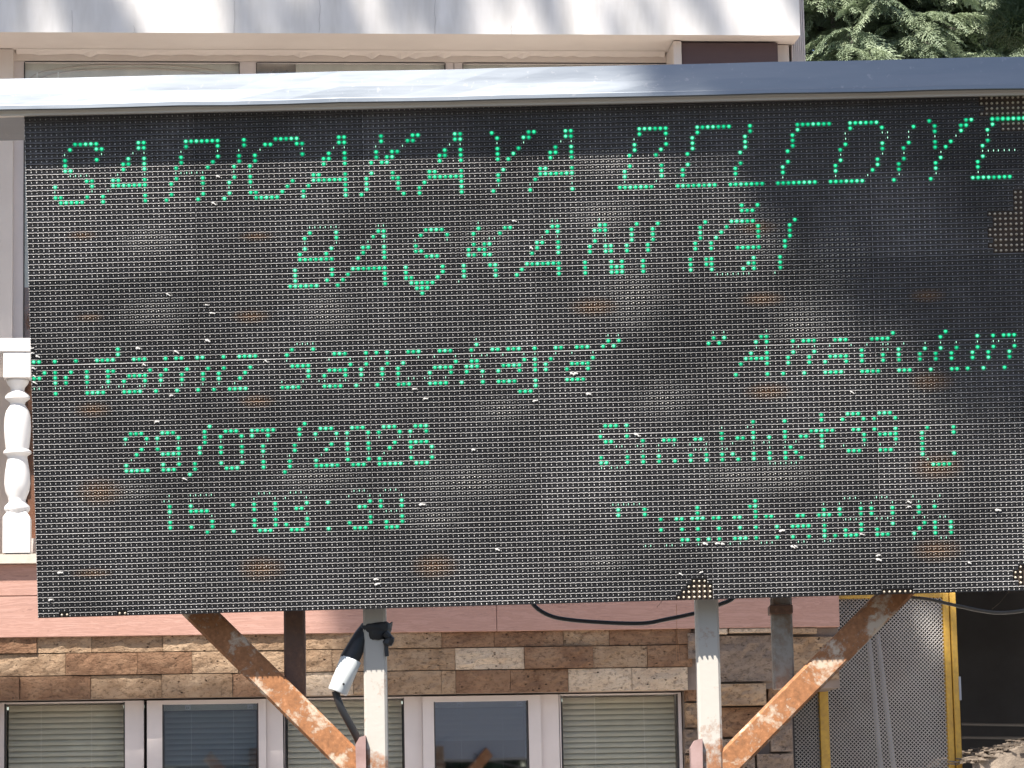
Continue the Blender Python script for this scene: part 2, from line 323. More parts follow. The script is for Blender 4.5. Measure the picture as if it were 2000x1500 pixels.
def emit(name, col, edge, s, s_edge):
    m = bpy.data.materials.new(name); m.use_nodes = True; nt = m.node_tree; b = nt.nodes['Principled BSDF']
    b.inputs['Roughness'].default_value = .25; b.inputs['Base Color'].default_value = (.03, .16, .10, 1)
    lw = N(nt, 'ShaderNodeLayerWeight', i_Blend=.5)
    c = mix(nt, ramp(nt, lw.outputs['Facing'], [(.05, 0), (.75, 1)]), col, edge)
    nt.links.new(c, b.inputs['Emission Color'])
    nt.links.new(math_(nt, 'MULTIPLY_ADD', lw.outputs['Facing'], s_edge - s, s), b.inputs['Emission Strength'])
    return m
M['lit'] = emit('green_lit_lamp', (.05, .82, .38), (.0, .56, .22), .72, .5)
M['lit2'] = emit('pale_green_lit_lamp', (.18, .92, .52), (.01, .64, .28), .78, .5)
M['lit3'] = emit('deeper_green_lit_lamp', (.01, .62, .28), (.0, .42, .17), .62, .42)
M['dim'] = emit('half_lit_lamp', (.66, .95, .80), (.14, .7, .42), .75, .45)
M['glow'] = emit('green_bloom_halo', (.0, .5, .22), (.0, .5, .22), .2, .2)  # added glowing ring that imitates bloom around each lit lamp

pref = link('back_panel', bpy.data.meshes.new('back_panel'), sign, PL)      # its origin is the panel frame
M['lens'] = lens_mat(); tint_mask('mask', 1.0, (.20, .115, .065)); tint_mask('edge', .6, (.28, .19, .135)); tint_mask('tip', .5, (.5, .38, .28))

LIT = {}
for txt, kind in ((LIT_B, 1), (LIT_D, 2)):
    for t in txt.split():
        v, us = t.split(':')
        for q in us.split(','):
            a = [int(z) for z in q.split('-')]
            for u in range(a[0], a[-1] + 1): LIT[(u, int(v))] = kind

def bare(u, v):
    if v == 95: return 121 <= u <= 127 or 160 <= u <= 165 or u in (4, 5, 15, 16) or u >= 188
    if v == 94: return 122 <= u <= 127 or u >= 186
    if v == 93: return 123 <= u <= 127 or u >= 185
    if v == 92: return 124 <= u <= 126 or u >= 185
    if v == 91: return u >= 186
    if u >= 178 and v <= 8: return u >= 180.5 + max(0, v - 5) * 1.3 + (u * 7 + v * 13) % 3 * .5
    if u >= 180 and 24 <= v <= 31: return u >= 181.5 + (v * 5) % 3 * .6 - (v == 28)
    if u >= 187 and 20 <= v < 24: return True
    return False

ARC = [(-.5, -.85), (-.37, -.10), (-.15, .36), (.15, .42), (.36, .12), (.5, -.85)]      # hood over each lamp: x in pitch, y in mm
def wear(u, v):
    x, y = 51.13 + 10.306 * u + .3043 * v, 222.99 - .2806 * u + 10.288 * v
    return max([0] + [1.15 - math.hypot((x - a) / rx, (y - b_) / ry) for a, b_, rx, ry in PALE + BROWN])
def mask_mesh(mu, mv, vary):
    """one 32 x 16 louvre module; local origin = its first lamp"""
    b = MB(); rr = random.Random(mu * 31 + mv * 7 + 5)
    W = 32 * P; H = 16 * P
    for j in range(16):
        run = []
        for i in range(32):
            u, v = mu * 32 + i, mv * 16 + j
            if vary and bare(u, v):
                if run: runs_(b, run, j, mv, rr); run = []
                continue
            run.append(i)
        if run: runs_(b, run, j, mv, rr)
    return b
def runs_(b, run, j, mv, rr):
    i0, i1 = run[0], run[-1]
    y = -j * P
    xa, xb = (i0 - .5) * P + (.0005 if i0 == 0 else 0), (i1 + .5) * P - (.0005 if i1 == 31 else 0)
    b.poly([(xa, y - .5 * P + (.0004 if j == 15 else 0), 0), (xb, y - .5 * P + (.0004 if j == 15 else 0), 0), (xb, y + .5 * P, 0), (xa, y + .5 * P, 0)], 0)
    thick = {3: .0021, 4: .0018}.get(mv, .0013) if j == 0 else .00112
    yo = .0034
    sec = [(yo - .0007 - thick * .5, .0), (yo - thick * .62, .0044), (yo - .15 * thick, .0054), (yo + thick * .5, .0047), (yo + .0014, 0)]
    rows = []
    flat = .35 if j == 0 else 1
    for i in run:
        jit = rr.uniform(-.00012, .00012)
        for k, (dx, dy) in enumerate(ARC):
            if k == 5 and i != i1: continue
            x = (i + dx) * P
            x = min(max(x, xa), xb)
            rows.append([(x, y + sy + (dy * .001 * flat + jit) * (.4 + .6 * sz / .0055), sz) for sy, sz in sec])
    n = len(b.v); k = len(sec)
    for r in rows: b.v += r
    for a in range(len(rows) - 1):
        for q in range(k - 1):
            s = n + a * k + q
            b.f.append((s, s + k, s + k + 1, s + 1)); b.m.append(1 if q == 2 else 0)
    if i0 == 0:                                       # raised left edge of the module
        b.box(xa, xa + .00055, y - .5 * P, y + .5 * P - .0012, 0, .0045, 1)
    for i in run:                                     # pegs between the lamps
        px, py, h, z = (i - .39) * P, y - .0018, .00085 * rr.uniform(.8, 1.15), .0056 * rr.uniform(.93, 1.05)
        t = .00062
        q0 = [(px - h, py - h * 1.5, 0), (px + h, py - h * 1.5, 0), (px + h, py + h * 1.5, 0), (px - h, py + h * 1.5, 0)]
        q1 = [(px - t, py - t * 1.7, z * .93), (px + t, py - t * 1.7, z * .93), (px + t, py + t, z), (px - t, py + t, z)]
        q2 = [(px - h, py - h * 1.2, z * .72), (px + h, py - h * 1.2, z * .72), (px + h, py + h * 1.6, z * .8), (px - h, py + h * 1.6, z * .8)]
        b.grid([q0, q2], 0, True); b.grid([q2, q1], 3, True); b.poly(q1, 3)

def dome(b, x, y, z0, z1, r, mi, n=6, sq=1.0, tilt=0):
    ring = lambda rr_, z: [(x + rr_ * sq * math.cos(t), y + rr_ * math.sin(t) + tilt * (z - z0), z) for t in [2 * math.pi * (k + .5) / n for k in range(n)]]
    h = z1 - z0
    r1, r2 = ring(r, z0), ring(r * .93, z0 + h * .45)
    r3 = ring(r * .55, z0 + h * .85)
    b.grid([r1, r2, r3], mi, True)
    m = len(b.v) - n; b.v.append((x, y + tilt * h, z1)); c = len(b.v) - 1
    for k in range(n): b.f.append((m + k, m + (k + 1) % n, c)); b.m.append(mi)

SH = {}
for mu in range(7):
    for mv in range(6):
        isbare = any(bare(mu * 32 + i, mv * 16 + j) for i in range(32) for j in range(16)) and mu < 6
        key = ('x', mu, mv) if isbare else ('s', 3 if mv == 3 else (4 if mv == 4 and mu > 2 else 0))
        if key not in SH:
            mb = mask_mesh(mu, key[1] if not isbare else mv, isbare)
            mb.box(-.5 * P, 31.5 * P, -15.5 * P, .5 * P, -.018, -.0016, 2)
            o = mb.build('led_module', [M['mask'], M['edge'], M['pcb'], M['tip']], sign); SH[key] = o.data
        else: o = link('led_module', SH[key], sign)
        o.matrix_local = PL @ Matrix.Translation((mu * 32 * P, gy(mv * 16), 0))
        if isbare: o['label'] = 'module with part of its black louvre broken away to bare pale lamps'
        lk = ('lamps', mu, mv)
        if lk not in SH:
            lb = MB(); rr = random.Random(11 + mu + mv * 9)
            for j in range(16):
                for i in range(32):
                    bb = isbare and bare(mu * 32 + i, mv * 16 + j)
                    wr = min(1, wear(mu * 32 + i, mv * 16 + j)); dome(lb, i * P + rr.uniform(-1, 1) * .00022, -j * P + rr.uniform(-1, 1) * .0002, -.0015, .0037 + .0016 * wr if not bb else .0045, .00235 if not bb else .0027, 1 if bb else 0, 6, tilt=rr.uniform(-.05, .05))
            lo = lb.build('lamps', [M['lens'], M['lens_bare']], o, smooth=True); SH[lk] = lo.data
        else: lo = link('lamps', SH[lk], o)
        lo['kind'] = 'stuff'
        g = MB(); rr = random.Random(mu * 77 + mv)
        for j in range(16):
            for i in range(32):
                k = LIT.get((mu * 32 + i, mv * 16 + j))
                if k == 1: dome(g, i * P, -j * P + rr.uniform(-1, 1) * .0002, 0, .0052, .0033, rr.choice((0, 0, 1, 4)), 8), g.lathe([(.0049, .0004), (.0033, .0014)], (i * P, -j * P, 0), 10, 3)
                elif k == 2: dome(g, i * P + rr.uniform(-1, 1) * .0006, -j * P, .003, .0054, .0024, 2, 6, sq=.38)
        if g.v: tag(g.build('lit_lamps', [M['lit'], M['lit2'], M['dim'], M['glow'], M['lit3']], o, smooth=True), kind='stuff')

# cabinet behind the modules
cb = MB()
cb.box(-.5 * P, 223.5 * P, gy(95) - .5 * P, .055, -.075, -.0185)
tmp = cb.build('tmp', M['case']); pref.data = tmp.data; bpy.data.objects.remove(tmp); pref.data.name = 'back_panel'
# canopy: a closed sheet metal box; its underside and top are level, its front follows the panel
def pp(px, py, z):      # photo pixel -> panel frame point at height z above the panel
    d = (RT * ((px - 1000) / F) + UP * ((750 - py) / F) + FW); PI_ = PR.inverted()
    o_, dd = PI_ @ EYE, PI_.to_3x3() @ d
    t = (z - o_.z) / dd.z; return o_ + dd * t
cn = MB(); ZF = .0435
fb, ft = pp(-180, 217.5, ZF), pp(-180, 158.5, ZF - .021); fb2, ft2 = pp(2000, 172, ZF), pp(2000, 110.5, ZF - .021)
ext = 1.16
fb2 = fb + (fb2 - fb) * ext; ft2 = ft + (ft2 - ft) * ext
back = PR.to_3x3().inverted() @ Vector((0, 1, 0))
nseg = 24
rows = []
for i in range(nseg + 1):
    t = i / nseg; wob = .0012 * math.sin(i * 1.7) + .0008 * math.sin(i * 4.1)
    a, b_ = fb.lerp(fb2, t) + Vector((0, wob * .5, 0)), ft.lerp(ft2, t) + Vector((0, wob * .4, 0))
    rows.append([a + back * .26, a + back * .004, a, a.lerp(b_, .12) + Vector((0, 0, .0006)), a.lerp(b_, .14), a.lerp(b_, .5) + Vector((0, 0, .0007 * math.sin(i * .9))), b_, b_ + back * .28])
cn.grid(rows); cn.poly(rows[0]); cn.poly(rows[-1][::-1])
can = cn.build('canopy', M['alu'], sign, PL); can['label'] = 'long shiny sheet-metal canopy over the top edge'
lp = MB()
a0, a1 = pp(-180, 218.5, .033), fb + (pp(2000, 173, .033) - fb) * ext
for (dy0, dy1, z) in ((0, -.0045, .0335), (-.0046, -.011, .0285)):
    lp.prism([a0 + Vector((0, dy0, z - .033)), a0 + Vector((0, dy1, z - .033)), a0 + Vector((0, dy1, -.04)), a0 + Vector((0, dy0, -.04))], (a1 - a0) * 1)
lp.build('canopy_lip', M['alu_dull'], sign, PL)
# pale fluff caught on the louvres
fl = None
for (x, y) in ((426, 345), (418, 398), (329, 576), (404, 596), (415, 612), (406, 666), (270, 681), (345, 688), (282, 713), (335, 773), (307, 824), (520, 706), (810, 760), (832, 779), (1046, 783), (1150, 770), (1125, 730), (1118, 731), (361, 936), (118, 1119), (99, 1172), (735, 1132), (738, 1141), (925, 879), (825, 986), (972, 1074), (1665, 767), (1038, 485), (1776, 981), (1776, 990), (1950, 997), (1716, 1085), (1717, 1094), (1555, 1068), (1549, 1069), (1894, 1100), (1378, 1063), (1402, 1062), (1412, 1063), (1528, 1037), (1684, 1044), (64, 690), (66, 720), (67, 735), (68, 748), (62, 681), (74, 697), (1244, 850), (1005, 432), (1330, 1122), (1370, 1118)):
    if fl is None:
        fb_ = MB(); rr = random.Random(3)
        for k in range(7):
            cx, cy, r = rr.uniform(-.0035, .0035), rr.uniform(-.0015, .0015), rr.uniform(.0008, .002)
            ring = [[(cx + r * math.cos(t) * math.cos(p_) * 1.3, cy + r * math.sin(t) * math.cos(p_) * .8, r * math.sin(p_)) for t in [k2 * 2 * math.pi / 5 for k2 in range(5)]] for p_ in (-.9, -.1, .7)]
            fb_.grid(ring, 0, True); fb_.poly(ring[-1])
        fo = fb_.build('dried_fluff', M['fluff'], sign, smooth=True); fl = fo.data
    else: fo = link('dried_fluff', fl, sign)
    q = pp(x, y, .0056); fo.matrix_local = PL @ Matrix.Translation(q) @ Matrix.Rotation(R.uniform(-.5, .5), 4, 'Z') @ Matrix.Diagonal((R.uniform(.8, 1.5), R.uniform(.8, 1.5), 1.2, 1))

# ------------------------------------------------------------------ posts and braces
def rust_mat(name, paint, rust, lo, hi, scale=7, extra=None):
    m = bpy.data.materials.new(name); m.use_nodes = True; nt = m.node_tree; b = nt.nodes['Principled BSDF']
    b.inputs['Roughness'].default_value = .7
    v = coords(nt)
    f = noise(nt, v, scale, 6, .68, .3); g = noise(nt, v, 90, 4, .7)
    s = math_(nt, 'ADD', f, math_(nt, 'MULTIPLY', g, .35))
    if extra:      # rust creeping up from the welded joint: height z0 -> z1
        sx = N(nt, 'ShaderNodeSeparateXYZ'); nt.links.new(v, sx.inputs[0])
        e = N(nt, 'ShaderNodeMapRange', clamp=True); e.inputs[1].default_value = extra[0]; e.inputs[2].default_value = extra[1]; e.inputs[3].default_value = extra[2]; e.inputs[4].default_value = 0
        nt.links.new(sx.outputs[2], e.inputs[0]); s = math_(nt, 'ADD', s, e.outputs[0])
    k = ramp(nt, s, [(lo, 0), (hi, 1)])
    rc = ramp(nt, g, [(.3, tuple(x * .55 for x in rust)), (.6, rust), (.8, tuple(min(1, x * 1.5 + .05) for x in rust))])
    c = mix(nt, k, paint, rc); nt.links.new(c, b.inputs['Base Color'])
    bn = N(nt, 'ShaderNodeBump', i_Strength=.5, i_Distance=.002); nt.links.new(s, bn.inputs['Height']); nt.links.new(bn.outputs[0], b.inputs['Normal'])
    return m
M['post'] = rust_mat('white_painted_post', (.50, .465, .415), (.32, .145, .07), .78, .92, 9, (1.42, 1.95, .62))
M['brace'] = rust_mat('rusty_brace', (.56, .44, .33), (.37, .155, .06), .55, .66, 15)
M['stub'] = rust_mat('brown_rusty_strut', (.13, .075, .055), (.17, .085, .05), .5, .8, 8)
M['stub2'] = rust_mat('grey_rusty_strut', (.30, .27, .23), (.20, .12, .07), .62, .8, 8)
M['bracket'] = mat('mauve_primer_plate', (.40, .27, .25), .6, col2=(.28, .17, .15), ns=14, bump=.3, bs=40)
def at(px, py, Y):       # photo pixel -> world point on the vertical plane y = Y
    d = RT * ((px - 1000) / F) + UP * ((750 - py) / F) + FW
    return EYE + d * (Y / d.y)
def sl_(v): return Vector(v) - BASE
YP = 6.055 + .022
def post(px, ztop_px, name, m, wid=.0435):
    c = at(px, 1350, YP - .02); c.y = YP
    top = at(px, ztop_px, YP).z
    b = MB(); b.bar(sl_((c.x, c.y, 0)), sl_((c.x, c.y, top)), wid, wid, (1, 0, 0), 0, .0045)
    o = b.build(name, m, sign); smooth_by(o, 30); return o
p1 = post(733, 1100, 'post', M['post']); p1['label'] = 'left white post, rusty at the joint'
p2 = post(1385.5, 1100, 'post', M['post'], .0445); p2['label'] = 'right white post'
def brace(a, b_, lab):
    A, B = at(*a, YP - .0005), at(*b_, YP - .0005)
    d = (B - A).normalized(); A = A - d * .06; B = B + d * .034
    m = MB(); m.bar(sl_(A), sl_(B), .053, .036, Vector((1, 0, 0)), 0, .005)
    o = m.build('brace', M['brace'], sign); smooth_by(o, 30); o['label'] = lab
brace((393, 1199), (684, 1487), 'left diagonal brace with peeling paint and orange rust')
brace((1741, 1167), (1432, 1480), 'right diagonal brace, orange rust with a grey upper end')
def strut(px, y0, y1, m, lab):
    c = at(px, (y0 + y1) / 2, YP + .02); b = MB(); z1 = at(px, y0, YP).z; z0 = at(px, y1, YP).z
    b.bar(sl_((c.x, YP + .024, z0)), sl_((c.x, YP + .024, z1)), .0405, .03, (1, 0, 0), 0, .004)
    o = b.build('strut', m, sign); smooth_by(o, 30); o['label'] = lab
strut(575.5, 1120, 1372, M['stub'], 'dark brown vertical strut standing on the left brace')
strut(1527, 1100, 1345, M['stub2'], 'grey-brown vertical strut standing on the right brace')
cl = MB(); c = at(1526, 1190, YP - .003); c1, c0 = at(1526, 1181, YP).z, at(1526, 1199, YP).z
cl.box(c.x - BASE.x - .0225, c.x - BASE.x + .0225, YP - .003 - BASE.y, YP + .045 - BASE.y, c0, c1, 0, .002)
cl.build('clamp', M['stub'], sign)
for (x0, x1, y0, y1) in ((694, 714, 1440, 1530), (1349, 1372, 1446, 1540)):
    b = MB(); yy = YP - .035
    q = [at(x0, y0 + 14, yy), at(x0 + 8, y0, yy), at(x1, y0 - 4, yy), at(x1 + 1, y1 - 20, yy), at(x1 - 4, y1, yy), at(x0 + 2, y1 - 16, yy)]
    b.prism([sl_(p) for p in q][::-1], (0, .05, 0)); b.build('bracket', M['bracket'], sign)

# ------------------------------------------------------------------ cables hanging under the sign
def path(pts, Y, n=6):
    P3 = [at(x, y, Y + dy) for (x, y, *r_) in pts for dy in ((r_[0] if r_ else 0),)]
    out_ = []
    for i in range(len(P3) - 1):
        a, b, c, d = P3[max(i - 1, 0)], P3[i], P3[i + 1], P3[min(i + 2, len(P3) - 1)]
        for k in range(n):
            t = k / n; out_.append(.5 * ((2 * b) + (c - a) * t + (2 * a - 5 * b + 4 * c - d) * t * t + (3 * b - a - 3 * c + d) * t ** 3))
    out_.append(P3[-1]); return out_
b = MB(); b.tube(path([(1030, 1150), (1038, 1176), (1062, 1197), (1100, 1209), (1180, 1216), (1255, 1217.5), (1300, 1210), (1365, 1196), (1405, 1181), (1432, 1168), (1450, 1140)], YP + .05), .0042)
o = b.build('hanging_cable', M['cable'], smooth=True); tag(o, 'black cable sagging under the sign between its middle and the right post', 'cable')
b = MB(); b.tube(path([(1700, 1130), (1765, 1163), (1810, 1170), (1860, 1181), (1910, 1192), (1955, 1197), (2010, 1190), (2080, 1165), (2110, 1120)], YP + .01), .0033)
o = b.build('hanging_cable', M['greycable'], smooth=True); tag(o, 'thin grey cable sagging below the right end of the sign across the yellow gate post', 'cable')
plug = empty('cable_sleeve', at(672, 1320, YP)); tag(plug, 'white plastic sleeve on a black cable, taped with black wrap to the left post', 'cable sleeve')
pb = plug.location
def pl_(v): return Vector(v) - pb
b = MB(); Yc = YP - .028
rows = []
for (x, y, rx, ry) in ((735, 1217, 30, 27), (734, 1224, 33, 30), (735, 1231, 31, 29), (735, 1238, 29, 27), (738, 1247, 27, 27), (740, 1252, 23, 25)):
    cc = at(x, y, YP); rr = random.Random(int(y))
    rows.append([pl_(cc + Vector((rx * .00098 * math.cos(t) * (1 + rr.uniform(-.08, .08)), ry * .00098 * math.sin(t) * (1 + rr.uniform(-.06, .06)), rr.uniform(-.003, .003)))) for t in [k * math.pi / 8 for k in range(16)]])
b.grid(rows, 0, True); b.build('tape_wrap', M['blackplastic'], plug, smooth=True)
b = MB(); b.tube([pl_(p) for p in path([(752, 1236, -.028), (761, 1248, -.026), (755, 1262, -.026), (756, 1282, -.026)], YP, 4)], [.007] * 4 + [.010] * 4 + [.004] * 5, 7); b.build('tape_tail', M['blackplastic'], plug)
b = MB(); pth = [pl_(p) for p in path([(716, 1226, .0), (706, 1242, -.006), (695, 1264, -.012), (682, 1290, -.016)], YP, 5)]
n = len(pth); b.tube(pth, [.012 + .0075 * i / (n - 1) for i in range(n)], 12); b.build('rubber_boot', M['blackplastic'], plug, smooth=True)
b = MB(); A_, B_ = pl_(at(686, 1287, YP - .016)), pl_(at(659, 1352, YP - .02))
pth = [A_.lerp(B_, t) for t in (0, .02, .5, .97, 1)]; b.tube(pth, [.0195, .0205, .020, .0195, .0185], 16)
s_ = b.build('sleeve', M['whiteplastic'], plug); smooth_by(s_, 40)
b = MB(); hc = pl_(at(671, 1336, YP - .041)); b.tube([hc + Vector((0, .004, 0)), hc], .0022, 8); b.build('screw_hole', M['cable'], plug)
b = MB(); b.tube([pl_(p) for p in path([(655, 1350, -.02), (664, 1378, -.02), (680, 1408, -.015), (697, 1440, -.005), (706, 1470, .01), (712, 1520, .01)], YP, 5)], .0072, 10); b.build('cable', M['cable'], plug, smooth=True)
# ------------------------------------------------------------------ the building: local x along the facade, y into the wall, z up; D = distance in front of the reference plane
BETA = rad(5.3)
O0 = EYE + (FW / 1.0) * 11.3
O0 = Vector((O0.x, O0.y, 0))
BM = Matrix.Translation(O0) @ Matrix.Rotation(BETA, 4, 'Z'); BI = BM.inverted()
house = empty('municipal_building', BM)
tag(house, 'two-storey building with white parapet, pink grained boards and travertine facing behind the LED sign', 'building')
def fa(px, py, D):          # photo pixel -> (x, z) on the facade plane that stands D in front of the reference
    d = BI.to_3x3() @ (RT * ((px - 1000) / F) + UP * ((750 - py) / F) + FW); o_ = BI @ EYE
    t = (-D - o_.y) / d.y; p = o_ + d * t; return p.x, p.z
def fx(px, D, py=750): return fa(px, py, D)[0]
def fz(py, D, px=900): return fa(px, py, D)[1]
def fbox(b, x0, x1, z0, z1, D0, D1, mi=0, bev=0): b.box(x0, x1, -D1, -D0, z0, z1, mi, bev)
def part(name, x0, x1, z0, z1, D0, D1, m, parent=house, label=None, bev=0):
    b = MB(); fbox(b, x0, x1, z0, z1, D0, D1, 0, bev); o = b.build(name, m, parent)
    if label: o['label'] = label
    return o
XL = -5.2                                          # far left end, outside the picture
DP = .42
XR = fx(1562, DP, 40)                              # right end of the upper storey
# D levels
D_ST, D_FA, D_LIP, D_WIN, D_UP = .30, .318, .345, .21, .168
z_fasc0, z_fasc1 = fz(1236, D_FA, 700), fz(1096, D_LIP, 20)
z_board = fz(1164, D_FA, 40)
z_lip0, z_lip1 = fz(1100, D_LIP, 20), fz(1085, D_LIP, 20) + .006
z_st0 = fz(1358, D_ST, 750)
xq = fx(1336, D_ST, 1300)                          # right end of the window band
x_fr = fx(1640, D_FA, 1200)
# upper storey ------------------------------------------------------------
zp0 = fz(66, DP, 800)
pm = MB(); 
pr = [XL + (XR - XL) * i / 40 for i in range(41)]
pm.grid([[(x, -DP + .0015 * math.sin(i * 2.3), z) for i, x in enumerate(pr)] for z in (zp0, zp0 + .3, zp0 + 1.1)])
pm.grid([[(x, -DP + .0015 * math.sin(i * 2.3), zp0) for i, x in enumerate(pr)], [(x, .3, zp0) for x in pr]], 1)
pm.poly([(XL, -DP, zp0 + 1.1), (XR, -DP, zp0 + 1.1), (XR, .3, zp0 + 1.1), (XL, .3, zp0 + 1.1)])
pm.poly([(XR, -DP, zp0), (XR, .3, zp0), (XR, .3, zp0 + 1.1), (XR, -DP, zp0 + 1.1)])
pm.poly([(XL, -DP, zp0), (XL, .3, zp0), (XL, .3, zp0 + 1.1), (XL, -DP, zp0 + 1.1)])
o = pm.build('parapet', [M['plaster'], M['cream']], house); o['label'] = 'white rendered parapet with fine cracks and tree shadows'
rr = random.Random(5); M['crack'] = mat('crack_shadow_grey', (.50, .47, .46), .9)                  # hairline cracks, as thin filled joints standing 1 mm proud
for (px, py0, py1) in ((140, 20, 64), (262, 50, 64), (458, 2, 65), (624, 0, 63), (850, 0, 66), (998, 50, 67)):
    p = [fa(px + rr.uniform(-1.5, 1.5), py0 + (py1 - py0) * t / 5, DP + .003) for t in range(6)]
    cm = MB(); cm.grid([[(x - .0008, -DP - .0035, z) for x, z in p], [(x + .0008, -DP - .0035, z) for x, z in p]]); cm.build('hairline_crack', M['crack'], house)
z_soff = zp0; z_lin0 = fz(120.5, D_UP, 700)
zs1 = z_soff - .0
part('lintel', XL, fx(1318, D_UP, 110), z_lin0, z_soff - .002, -.1, D_UP, M['cream'])
b = MB(); pts = []
x0, x1 = fx(30, D_UP), fx(1315, D_UP)              # ragged mortar bead along the soffit joint
n = 90; rr = random.Random(8)
lo = [(x0 + (x1 - x0) * i / n) for i in range(n + 1)]
wz = [z_soff - .012 - .006 * rr.random() - (.01 if rr.random() < .12 else 0) for _ in lo]
b.grid([[(x, -D_UP - .0015, wz[i]) for i, x in enumerate(lo)], [(x, -D_UP - .018, z_soff - .006) for x in lo], [(x, -D_UP - .03, z_soff - .001) for x in lo]])
b.build('mortar_bead', M['cream'], house)
# right return, dark boarding block and ribbed end wall
xb0, xb1 = fx(1332, .34, 100), fx(1519, .34, 100)
part('reveal', fx(1313, .32, 100), fx(1331, .355, 100), z_lin0 - 1.2, fz(80, .355, 1320), .02, .355, M['cream'])
part('boarding_block', xb0, xb1, z_lin0 - 1.2, fz(83.5, .34, 1420), .0, .34, M['brown'], label='dark brown boarded block under the parapet')
part('end_pier', xb1 + .002, fx(1547, .36, 100), z_lin0 - 1.3, z_soff - .003, .0, .30, M['cream'])
b = MB(); xe0, xe1 = fx(1545, .30, 60), fx(1572, .30, 60)
nr = 7
for i in range(nr):
    xa = xe0 + (xe1 - xe0) * i / nr; xb = xe0 + (xe1 - xe0) * (i + 1) / nr
    b.box(xa + .0012, xb - .0012, -.30, .2, z_lin0 - 1.3, zp0 + 1.0)
b.box(xe0, xe1, -.295, .19, z_lin0 - 1.3, zp0 + .99)
b.build('ribbed_end_wall', M['pvc'], house)
# upper wall and glazing
zb = z_lip1                                        # balcony floor
part('upper_wall', XL, fx(25, .2, 300), zb, z_soff - .003, -.1, .20, M['cream'])
part('upper_pier', fx(1315, .2, 100), xe0, zb, z_lin0 - .01, -.4, -.02, M['cream'])
def slats_part(parent, x0, x1, z0, z1, D, pitch, m, sag=None, n=None, nm='slat', seed=1):
    b = MB(); w = pitch * 1.08
    b.grid([[(x0, -D - .0035, -w / 2), (x1, -D - .0035, -w / 2)], [(x0, -D - .003, -w * .2), (x1, -D - .003, -w * .2)], [(x0, -D + .001, w * .2), (x1, -D + .001, w * .2)], [(x0, -D + .006, w / 2), (x1, -D + .006, w / 2)]])
    z = z1 - pitch * .6; first = None; rr = random.Random(seed)
    while z > z0:
        if first is None: o = b.build(nm, m, parent, Matrix.Translation((0, 0, z)), smooth=True); first = o.data
        else: o = link(nm, first, parent)
        dz, rot = rr.uniform(-.0006, .0006), rr.uniform(-.0012, .0012)
        if sag and sag[0] < (z1 - z) / (z1 - z0) < sag[1]: dz += rr.uniform(-.003, .001); rot += rr.uniform(-.006, .006)
        cx = (x0 + x1) / 2
        o.matrix_local = Matrix.Translation((cx, 0, z + dz)) @ Matrix.Rotation(rot, 4, 'Y') @ Matrix.Translation((-cx, 0, 0))
        z -= pitch
def glass(name, tint, refl, rough=.02):
    m = bpy.data.materials.new(name); m.use_nodes = True; nt = m.node_tree; nt.nodes.remove(nt.nodes['Principled BSDF'])
    t = N(nt, 'ShaderNodeBsdfTransparent'); t.inputs[0].default_value = (*tint, 1)
    g = N(nt, 'ShaderNodeBsdfGlossy', i_Roughness=rough); g.inputs[0].default_value = (.95, .97, 1, 1)
    bn = N(nt, 'ShaderNodeBump', i_Strength=.06, i_Distance=.01); nt.links.new(noise(nt, coords(nt), 2.2, 1), bn.inputs['Height']); nt.links.new(bn.outputs[0], g.inputs['Normal'])
    fr = N(nt, 'ShaderNodeLayerWeight', i_Blend=.5)
    k = math_(nt, 'MULTIPLY_ADD', math_(nt, 'POWER', fr.outputs['Facing'], 5), .8, .03 + refl, clamp=True)
    mx = N(nt, 'ShaderNodeMixShader'); nt.links.new(k, mx.inputs[0]); nt.links.new(t.outputs[0], mx.inputs[1]); nt.links.new(g.outputs[0], mx.inputs[2])
    nt.links.new(mx.outputs[0], nt.nodes['Material Output'].inputs[0]); return m
M['glass'] = glass('clear_window_glass', (.95, .95, .93), 0.)
M['glass_blue'] = glass('reflective_window_glass', (.74, .78, .80), .12)
M['glass_sky'] = glass('sky_mirroring_window_glass', (.62, .66, .68), .36)
M['blind'] = mat('grey_beige_blind', (.54, .505, .43), .6, col2=(.48, .45, .38), ns=5)
M['blind_dk'] = mat('dark_grey_blind', (.30, .33, .33), .6)
M['curtain'] = mat('grey_curtain', (.72, .70, .66), .9, col2=(.62, .61, .58), ns=3, stretch=(5, 1, .5), bump=.4, bs=6)
M['interior'] = mat('dim_interior', (.10, .095, .09), .9)
M['wood'] = mat('brown_wood_door', (.25, .11, .07), .5, col2=(.2, .09, .06), ns=5, stretch=(1, 1, .2))

